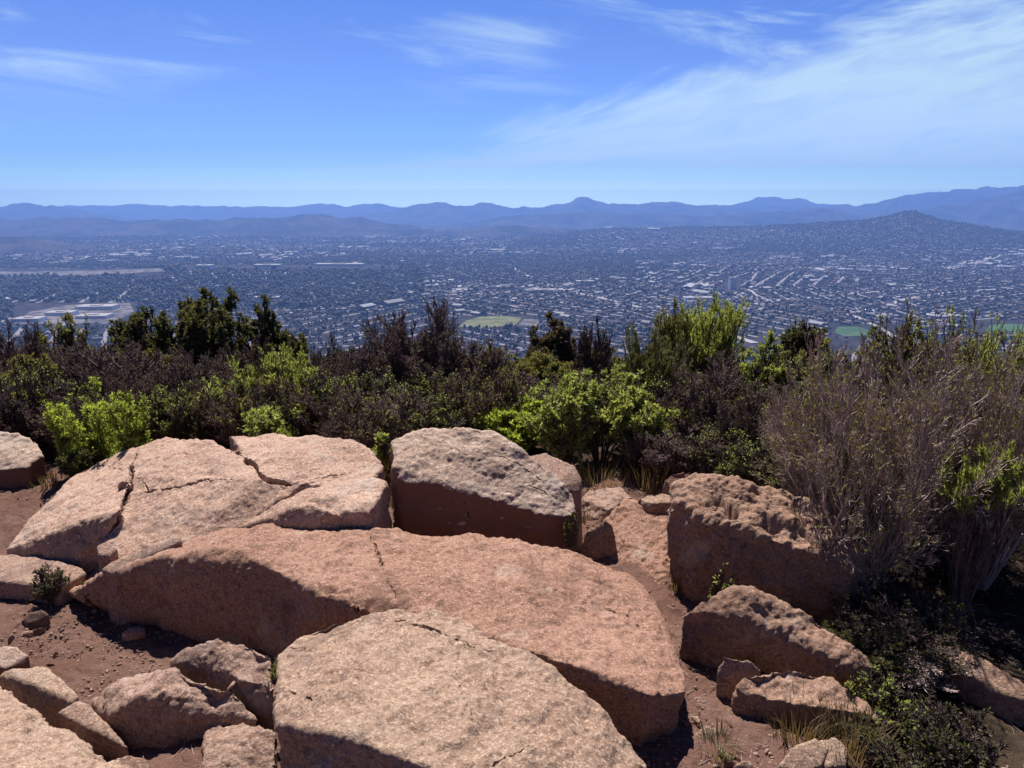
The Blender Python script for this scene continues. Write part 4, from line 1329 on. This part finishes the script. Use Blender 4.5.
def shrub(kind, name, label, px, top, Y, hw, cat='shrub', group=None, base=None, leafk=1.0, lm=None, tm=None, flat=1.0, lean=(0, 0), thick=1.0, sizek=1.0, upper=False, n0=None):
    """a shrub rooted Y metres ahead, in line with px; top: the picture row its tip reaches; hw: half width in picture columns"""
    _counter[0] += 1
    rng = np.random.default_rng(1000 + _counter[0] * 7)
    K = KINDS[kind]
    depth = Y * CP + 0.8 * SP
    x = (px - 512) / F * depth
    gz = float(ground_z(np.array([x]), np.array([Y]))[0]) if base is None else base
    zt = CAM_H - Y * tan_below(top)
    h = max(zt - gz, 0.12)
    rad = hw * depth / F
    S0, S1, q0, q1, lv = grow(rng, n0 or K['n0'], K['spread'], K['levels'], K['wig'], K['up'], r0=1.0)
    S0, S1 = fit(S0, S1, h, rad, lean)
    if kind in ('evergreen', 'olive', 'leafy'):       # fuller, rounder tops
        for q in (S0, S1):
            q[:, 2] = h * np.clip(q[:, 2] / h, 0, 1.3) ** 0.72
    S0[:, 1] *= flat; S1[:, 1] *= flat
    r0 = K['r0'] * max(h, .5) ** .5 * thick
    q0, q1 = np.maximum(q0 * r0, .0018 * thick), np.maximum(q1 * r0, .0014 * thick)
    e = tag(obj(name, None, loc=(x, Y, gz - 0.02)), label, cat, group)
    e.rotation_euler = (0, 0, 0)
    obj('stems', tubes('stems', S0, S1, q0, q1, tm or K['tm']), e)
    nl = int(K['nleaf'] * leafk)
    if nl:
        ok = np.where(lv >= len(K['levels']) - 1)[0]
        if upper:
            ok = ok[S1[ok, 2] > h * (.55 if upper is True else upper)]
        k = rng.choice(ok, nl)
        t = rng.random((nl, 1))
        P = S0[k] * (1 - t) + S1[k] * t
        # uneven cover: whole sprays thin out
        cl = vnoise(P * (3.2 / max(rad, .25)) + 50 + _counter[0], _counter[0])
        keep = cl > -0.28
        P, D = P[keep], unit(S1[k] - S0[k])[keep]
        sc = sizek * (0.8 + .2 * min(h, 2))
        obj('foliage', leaves('foliage', rng, P, D, K['L'] * sc, K['W'] * sc, lm or K['lm'], K['splay']), e)
    return e


def copy_shrub(src, px, top, Y, hw_scale, rot, label=None, group=None):
    depth = Y * CP + 0.8 * SP
    x = (px - 512) / F * depth
    gz = float(ground_z(np.array([x]), np.array([Y]))[0])
    r = src.copy()
    COL.objects.link(r)
    hs_ = max(v.co.z for v in src.children[0].data.vertices)
    h = max(CAM_H - Y * tan_below(top) - gz, .2)
    r.location = (x, Y, gz - .02)
    r.rotation_euler = (0, 0, rot)
    r.scale = (hw_scale, hw_scale, h / hs_)
    if label:
        r['label'] = label
    if group:
        r['group'] = group
    for c in list(src.children):
        d = c.copy()
        COL.objects.link(d)
        d.parent = r
    return r


GB = 'shrubs in the back row along the brow of the hill'
# left back rows
s_dead = shrub('dead', 'dead_shrub', 'wide purple-brown leafless shrub behind the bright fern-like plants', 95, 340, 7.6, 62)
shrub('dead', 'dead_shrub', 'purple-brown twiggy shrub at the left frame edge, above the grey-pink boulder', 15, 330, 8.3, 48)
shrub('dead', 'dead_shrub', 'dense dark brown shrub right of the fern-like plants, below the evergreen tops', 185, 350, 7.2, 62, leafk=1.4)
shrub('olive', 'olive_shrub', 'yellowish olive shrub at the left edge among purple twigs', 22, 352, 7.4, 38, leafk=.6)
s_ev = shrub('evergreen', 'evergreen_shrub', 'tallest dark evergreen left of centre, forked top against the valley', 186, 294, 9.6, 50)
shrub('evergreen', 'evergreen_shrub', 'dark evergreen touching the tallest one on its right side', 216, 298, 9.2, 44)
shrub('evergreen', 'evergreen_shrub', 'dark evergreen with ragged crown, left of the tallest evergreen', 145, 312, 9.4, 47)
shrub('evergreen', 'evergreen_shrub', 'narrow upright dark evergreen standing alone right of the tall pair', 261, 303, 9.4, 29)
shrub('evergreen', 'evergreen_shrub', 'small dark evergreen close right of the narrow upright one', 292, 333, 9.0, 23)
shrub('evergreen', 'evergreen_shrub', 'low dark evergreen above the white warehouses at left', 110, 325, 9.8, 42)
shrub('olive', 'olive_shrub', 'rounded olive-green bush top below the leftmost warehouses', 52, 318, 10.5, 26)
shrub('dead', 'dead_shrub', 'bare dark shrub between the evergreens and the feathery green bush', 235, 342, 8.0, 38, leafk=1.2)
shrub('feathery', 'feathery_bush', 'soft feathery light-green bush above the fractured slab', 268, 352, 6.9, 36, lm=LEAF_GREEN, leafk=1.6)
shrub('plume', 'fern_like_shrub', 'bright lime fern-like shrub beside the left boulder', 82, 384, 5.9, 40)
shrub('plume', 'fern_like_shrub', 'smaller lime fern-like shrub at the left end of the fractured slab', 122, 390, 5.75, 22, leafk=.6)
shrub('plume', 'fern_like_shrub', 'slim lime fern-like shrub nearest the left boulder', 50, 402, 5.75, 18, leafk=.5)
shrub('plume', 'fern_like_shrub', 'sparse green fern-like shrub in front of the dark brown shrub', 178, 385, 6.6, 40, leafk=.45, lm=LEAF_GREEN)
shrub('leafy', 'leafy_plant', 'low bright leafy plant behind the back edge of the fractured slab', 265, 405, 6.1, 40, leafk=.35)
shrub('leafy', 'leafy_plant', 'small dark-green clump between left boulder and lime shrub foot', 55, 450, 5.6, 18, leafk=.35, lm=LEAF_DARK)
# centre
shrub('dead', 'dead_shrub', 'broad brown leafless shrub with fine twigs, left of the centre boulder top', 375, 330, 7.6, 52, leafk=1.3)
shrub('dead', 'dead_shrub', 'tall thin-topped brown shrub whose twigs reach highest at centre', 412, 304, 8.2, 44, leafk=.6)
shrub('dead', 'dead_shrub', 'dark brown shrub straight above the grey-topped boulder', 462, 332, 7.7, 40, leafk=1.4)
shrub('dead', 'dead_shrub', 'low dead brush piled just behind the grey-topped boulder', 405, 395, 6.4, 45, leafk=.2, tm=TWIG_PALE)
shrub('dead', 'dead_shrub', 'brown shrub filling the gap right of the feathery bush', 325, 345, 8.2, 36, leafk=1.4)
shrub('olive', 'olive_shrub', 'olive bush around the pale dead stalk in the centre', 508, 348, 8.6, 32)
shrub('olive', 'olive_shrub', 'wide olive-green bush right of the pale stalk', 545, 352, 8.0, 40)
shrub('evergreen', 'evergreen_shrub', 'brown-green bush with two dark humps against the town at centre', 556, 322, 9.2, 36, lm=LEAF_BROWN)
shrub('dead', 'dead_shrub', 'brownish shrub top just right of the two-humped bush', 594, 328, 9.0, 22, leafk=1.3)
shrub('leafy', 'leafy_shrub', 'low bright-green leafy shrub behind the right end of the boulder', 525, 402, 6.4, 38, lm=LEAF_LIME, leafk=.7)
shrub('leafy', 'leafy_shrub', 'dense rich-green leafy shrub, the largest leafy one at centre', 605, 376, 6.1, 54, leafk=1.0)
shrub('leafy', 'leafy_shrub', 'green leafy shrub tucked against the right side of the largest leafy one', 642, 392, 5.95, 30, leafk=.6)
shrub('leafy', 'leafy_shrub', 'green leafy shrub between the lime one and the largest leafy one', 568, 398, 5.95, 30, leafk=.6)
shrub('leafy', 'leafy_plant', 'tiny leafy plant in the cleft between slab and boulder', 382, 430, 5.0, 11, leafk=.12, base=.45)
shrub('feathery', 'willowy_shrub', 'tall willowy grey-green shrub right of the dense leafy one', 655, 330, 6.9, 34, lm=LEAF_SAGE)
shrub('feathery', 'green_topped_shrub', 'bright green rounded crown on bare stems, highest on the right', 711, 303, 8.0, 32, lm=LEAF_GREEN, upper=.6, leafk=1.6)
shrub('feathery', 'green_topped_shrub', 'smaller olive tuft on thin stems left of the bright green crown', 673, 309, 8.1, 14, lm=LEAF_OLIVE, upper=.7, leafk=.5)
shrub('dead', 'dead_shrub', 'dark purple-brown mound of twigs behind the hollowed boulder', 715, 362, 6.3, 62, leafk=1.5)
shrub('dead', 'dead_shrub', 'lower purple twig mound between that boulder and the twiggy bush', 762, 395, 5.7, 40, leafk=.8)
# right
shrub('olive', 'olive_shrub', 'green bush right of the bright crown, below the town', 765, 334, 8.8, 38, lm=LEAF_GREEN)
shrub('olive', 'olive_shrub', 'mixed green bush left of the tall dry twigs', 835, 345, 8.2, 44, lm=LEAF_OLIVE)
shrub('evergreen', 'evergreen_shrub', 'small dark round-headed tree beside the green playing field', 822, 324, 10.2, 22, leafk=.5)
shrub('evergreen', 'evergreen_shrub', 'dark small tree top left of the round-headed one', 793, 330, 10.0, 19, leafk=.4)
shrub('dead', 'dead_shrub', 'brown bush below the small round-headed tree', 855, 362, 7.2, 45, leafk=1.2)
shrub('feathery', 'feathery_bush', 'light-green feathery bush standing behind the dry twigs at right', 985, 318, 7.4, 44, lm=LEAF_GREEN, leafk=1.3)
shrub('olive', 'olive_shrub', 'brown-topped bush behind the dry twigs, against the town', 912, 318, 7.8, 34, lm=LEAF_OLIVE, leafk=.5)
shrub('broom', 'twiggy_bush', 'biggest dry purple-brown twiggy bush fanning up over the right boulders', 885, 338, 4.4, 112, thick=1.0)
shrub('broom', 'twiggy_bush', 'tall dry twiggy bush at right, behind the biggest one', 945, 328, 5.2, 90, tm=TWIG)
shrub('broom', 'twiggy_bush', 'dry twiggy bush cut off by the right frame edge', 1020, 352, 4.5, 85)
shrub('broom', 'twiggy_bush', 'spreading dead twigs with yellowish tips at the left of the dry bushes', 835, 372, 4.9, 66, leafk=1.6)
shrub('feathery', 'feathery_bush', 'bright green tuft glowing among dry twigs at the right edge', 1000, 455, 4.0, 40, lm=LEAF_GREEN, leafk=.6, upper=.74, tm=TWIG, n0=16)
G_U = 'dark undergrowth plants in the lower right corner'
shrub('leafy', 'leafy_plant', 'leafy plant in the shade right of the long arched boulder', 905, 628, 3.5, 30, leafk=.06, lm=LEAF_DARK, sizek=.7)
shrub('leafy', 'leafy_plant', 'green leafy plant right of the low rough rock', 912, 672, 3.15, 26, leafk=.05, sizek=.6)
shrub('leafy', 'leafy_plant', 'leafy plant near the bottom right corner below the streaked ledge', 985, 722, 2.75, 30, leafk=.035, sizek=.6)
shrub('leafy', 'leafy_plant', 'dim undergrowth plant between grey stone and bottom edge', 930, 740, 2.75, 30, leafk=.04, lm=LEAF_DARK, sizek=.6)
shrub('broom', 'dead_shrub', 'tangle of dead twigs at the foot of the big twiggy bush', 930, 600, 3.7, 80, leafk=.1, tm=BARK)
shrub('dead', 'dead_shrub', 'fallen dead twigs lying in the shade above the streaked ledge', 985, 618, 3.9, 80, leafk=.1, tm=BARK)
shrub('dead', 'dead_shrub', 'dim dry twigs under the streaked ledge at the right edge', 1005, 715, 2.7, 55, leafk=.25, tm=BARK, lm=LEAF_DARK)
shrub('olive', 'leafy_plant', 'low dim green brush in the bottom right corner', 1000, 742, 2.6, 60, leafk=.12, lm=LEAF_DARK)
shrub('olive', 'leafy_plant', 'dim green brush between the low rough rock and the grey stone', 912, 726, 2.9, 34, leafk=.1, lm=LEAF_DARK)
shrub('olive', 'leafy_plant', 'dark green brush below the tangle of dead twigs', 890, 640, 3.5, 46, leafk=.35, lm=LEAF_DARK)
shrub('olive', 'leafy_plant', 'dark green brush above the streaked rock ledge', 960, 612, 3.75, 60, leafk=.4, lm=LEAF_DARK)
shrub('leafy', 'leafy_plant', 'green weeds along the front of the streaked ledge', 950, 700, 3.0, 34, leafk=.04, sizek=.7)
shrub('leafy', 'leafy_plant', 'small pale-green plant in front of the shaded boulder face', 740, 566, 3.72, 14, leafk=.05, sizek=.55)
shrub('leafy', 'leafy_plant', 'green weeds in the crevice between split rock and domed rock', 262, 664, 2.93, 12, leafk=.14, lm=LEAF_OLIVE, sizek=.45, base=.30)
shrub('leafy', 'leafy_plant', 'straggling green weeds lower down the same crevice', 268, 700, 2.72, 9, leafk=.1, lm=LEAF_GREEN, sizek=.45, base=.26)
shrub('leafy', 'leafy_plant', 'little yellow-green weed at the bottom edge below the dark hollow', 203, 748, 2.72, 16, leafk=.08, lm=LEAF_OLIVE, sizek=.4, base=0)
shrub('leafy', 'leafy_plant', 'dark green weed at the right end of the low plate', 58, 578, 4.08, 14, leafk=.12, lm=LEAF_DARK, sizek=.4, base=0)
shrub('leafy', 'leafy_plant', 'straggly weed below the left end of the low plate', 12, 566, 4.15, 18, leafk=.08, lm=LEAF_SAGE, sizek=.4, base=0)
shrub('leafy', 'leafy_plant', 'weedy tuft at the right foot of the grey-topped boulder', 575, 512, 4.22, 8, leafk=.06, lm=LEAF_OLIVE, sizek=.4, base=.3)

shrub('leafy', 'leafy_shrub', 'mid-green leafy shrub rising out of the brown brush left of the feathery bush', 205, 378, 7.0, 34, leafk=.5, sizek=.8)
shrub('leafy', 'leafy_shrub', 'mid-green leafy shrub in the brush above the right half of the fractured slab', 318, 388, 6.6, 34, leafk=.5, sizek=.8)
shrub('leafy', 'leafy_shrub', 'mid-green leafy shrub in the brush above the grey-topped boulder', 470, 392, 6.7, 36, leafk=.5, sizek=.8)
shrub('olive', 'olive_shrub', 'olive shrub between the dense leafy shrub and the purple twig mound', 690, 372, 7.0, 36, leafk=.8)
shrub('dead', 'dead_shrub', 'pale dry twigs scattered below the tuft of bright green at right', 960, 640, 3.5, 60, leafk=.1, tm=TWIG_PALE)

# filler rows farther down the slope
rngf = np.random.default_rng(3)
srcs = [s_dead, s_ev]
s_ol = shrub('olive', 'olive_shrub', 'olive shrub low on the slope behind the front brush', 470, 350, 10.5, 40)
srcs.append(s_ol)
lab = {0: ('leafless brown shrub low on the slope behind the front brush', 'brown shrubs on the slope behind the front brush'),
       1: ('dark evergreen shrub low on the slope behind the front brush', 'evergreens on the slope behind the front brush'),
       2: ('olive shrub low on the slope behind the front brush', 'olive shrubs on the slope behind the front brush')}
s_ol['group'] = lab[2][1]
for k, (px, top, Y) in enumerate([(-30, 335, 10), (40, 338, 9.2), (130, 345, 8.6), (300, 352, 9.5), (340, 348, 10.5), (440, 348, 10), (520, 358, 9.8), (600, 345, 10.2), (640, 350, 9.4),
                                  (690, 345, 9.6), (740, 345, 10.4), (800, 352, 9.4), (870, 355, 9.4), (900, 345, 10.2), (950, 345, 9.6), (1000, 345, 10), (1050, 340, 9), (1060, 370, 6.5), (-50, 350, 7.5), (330, 372, 7.4), (570, 375, 7.6), (690, 380, 7.4), (800, 375, 7.0)]):
    w = k % 3 if k != 1 else 0
    copy_shrub(srcs[w], px, top, Y, rngf.uniform(.8, 1.1), rngf.uniform(0, 6.28), *lab[w])

GL = ('low dark brush in the row just behind the rocks', 'low brush in the row just behind the rocks')
low = [shrub('dead', 'low_brush', GL[0], 130, 372, 6.7, 46, group=GL[1]), shrub('dead', 'low_brush', GL[0], 450, 378, 6.6, 40, group=GL[1], lm=LEAF_OLIVE, leafk=1.1), shrub('dead', 'low_brush', GL[0], 335, 380, 6.6, 42, group=GL[1], lm=LEAF_GREEN, leafk=.9, tm=BARK)]
for k, (px, top, Y) in enumerate([(-30, 395, 6.6), (25, 388, 6.8), (215, 392, 6.7), (300, 395, 6.6), (340, 402, 6.3), (370, 385, 6.9), (430, 405, 6.2), (490, 390, 6.8), (560, 395, 7.0), (640, 405, 6.3), (670, 400, 6.5), (700, 408, 6.1),
                                  (750, 410, 6.0), (790, 400, 6.2), (830, 400, 6.0), (880, 395, 6.2), (930, 395, 6.4), (990, 400, 6.0), (60, 405, 6.5), (160, 405, 6.4), (245, 405, 6.3), (390, 412, 5.9), (680, 430, 5.7), (730, 440, 5.4), (775, 440, 5.2),
                                  (60, 365, 7.4), (130, 370, 7.3), (300, 375, 7.6), (440, 375, 7.3), (500, 380, 7.6), (545, 372, 7.6), (640, 370, 7.5), (740, 375, 7.4), (860, 380, 7.2)]):
    copy_shrub(low[(k * 7 // 3) % 3], px, top - (24 if top > 384 and top < 425 else 6) + rngf.uniform(-10, 10), Y, rngf.uniform(.85, 1.25), rngf.uniform(0, 6.28))

def litter():
    rng = np.random.default_rng(31)
    n = 2600
    px, py = rng.uniform(-20, 1040, n), rng.uniform(480, 768, n)
    P = np.array([at(a, b, 0.05) for a, b in zip(px, py)])
    P[:, 2] = ground_z(P[:, 0], P[:, 1]) + 0.012
    a = rng.uniform(0, 6.28, n)
    l = rng.uniform(.01, .07, n)[:, None]
    d = np.stack([np.cos(a), np.sin(a), rng.normal(0, .12, n)], 1) * l
    r = rng.uniform(.0008, .0022, n)
    tag(obj('twig_litter', tubes('twig_litter', P, P + d, r, r * .6, TWIG_PALE)), 'broken twigs and dry litter strewn over the dirt', 'litter', kind='stuff')


litter()

# the same brush carries on a little way past both edges of the view
for k, (px, top, Y) in enumerate([(-110, 360, 7.0), (-190, 350, 7.4), (-150, 330, 8.6), (-270, 360, 7.0), (-260, 335, 9.0), (-90, 345, 8.0), (1090, 350, 6.2), (1140, 380, 5.0), (1180, 345, 6.6), (1250, 360, 6.0), (1230, 420, 4.4), (1320, 350, 7.0), (1120, 330, 8.4), (1200, 335, 8.6)]):
    copy_shrub(low[k % 3], px, top, Y, rngf.uniform(1.0, 1.4), rngf.uniform(0, 6.28))

# the pale dead stalk
p = np.array([(496 - 512) / F * 8.2, 8.0, 0])
gz = float(ground_z(p[:1], p[1:2])[0])
zt = CAM_H - 8.0 * tan_below(352)
rng = np.random.default_rng(4)
zz = np.linspace(gz, zt, 12)
C_ = np.stack([p[0] + .02 * np.sin(zz * 9) + .03 * (zz - gz), np.full(12, 8.0), zz], 1)
e = tag(obj('dead_stalk', None, loc=(0, 0, 0)), 'pale straw-coloured dead flower stalk standing among olive bushes at centre', 'dead stalk')
obj('stem', tubes('stem', C_[:-1], C_[1:], np.linspace(.03, .016, 11), np.linspace(.029, .014, 11), STRAW, 6), e)
k = rng.integers(6, 12, 420)
obj('seed_heads', leaves('seed_heads', rng, C_[k] + rng.normal(0, .02, (420, 3)), rng.normal(size=(420, 3)), .05, .022, STRAW), e)


def grass_tuft(label, px, py, z, n, h, spread, mat=STRAW, group='tufts of dry grass between the rocks'):
    _counter[0] += 1
    rng = np.random.default_rng(_counter[0])
    c = at(px, py, z)
    gz = float(ground_z(c[:1], c[1:2])[0])
    a = rng.uniform(0, 6.28, n)
    r = spread * np.sqrt(rng.random(n))
    B = np.stack([np.cos(a) * r, np.sin(a) * r, np.full(n, -.01)], 1)
    tip = B + np.stack([np.cos(a) * rng.uniform(0, .5, n) * h, np.sin(a) * rng.uniform(0, .5, n) * h, h * rng.uniform(.4, 1, n)], 1)
    midp = (B + tip) / 2 + np.array([0, 0, h * .12])
    w = rng.uniform(.0015, .003, n)[:, None]
    s = np.stack([-np.sin(a), np.cos(a), 0 * a], 1) * w
    V = np.stack([B - s, B + s, midp + s * .8, midp - s * .8, tip + s * .2, tip - s * .2], 1).reshape(-1, 3)
    Q = np.array([(0, 1, 2, 3), (3, 2, 4, 5)])
    me = mesh_from('grass_tuft', V, (Q[None] + (np.arange(n) * 6)[:, None, None]).reshape(-1, 4), 4, [mat])
    return tag(obj('grass_tuft', me, loc=(c[0], c[1], z if z > gz else gz)), label, 'grass tuft', group)


grass_tuft('dry grass tuft at the foot of the dense leafy shrub', 600, 484, .22, 130, .22, .25)
grass_tuft('dry grass tuft left of the reddish rock knob', 650, 486, .22, 130, .26, .16)
grass_tuft('yellow-green grass between knob and purple twig mound', 712, 476, .2, 130, .24, .2, LEAF_OLIVE)
grass_tuft('dry reddish grass in front of the low rough rock', 800, 735, 0, 200, .2, .13)
grass_tuft('tall dry grass at the right end of the low rough rock', 850, 750, 0, 200, .22, .14)
grass_tuft('straggly dry grass on the dirt above the two bottom stones', 718, 752, 0, 90, .12, .08, LEAF_SAGE)
grass_tuft('dry grass along the left foot of the long arched boulder', 700, 655, 0, 110, .16, .1)
grass_tuft('dry grass in the shade before the long arched boulder', 745, 665, 0, 80, .22, .1)
grass_tuft('thin grass in the shade of the hollowed boulder', 790, 612, 0, 70, .2, .12)
grass_tuft('dry grass beside the left end of the ledged boulder', 678, 590, .02, 80, .14, .06)
grass_tuft('dry grass between left boulder and fractured slab', 52, 498, .1, 140, .14, .16)
grass_tuft('dry grass in the cleft left of the grey-topped boulder', 383, 505, .3, 110, .3, .07)
grass_tuft('faint dry grass at the right foot of the grey-topped boulder', 582, 520, .25, 60, .16, .05)
grass_tuft('dry grass on the edge of the split rock', 150, 690, .1, 60, .06, .07)
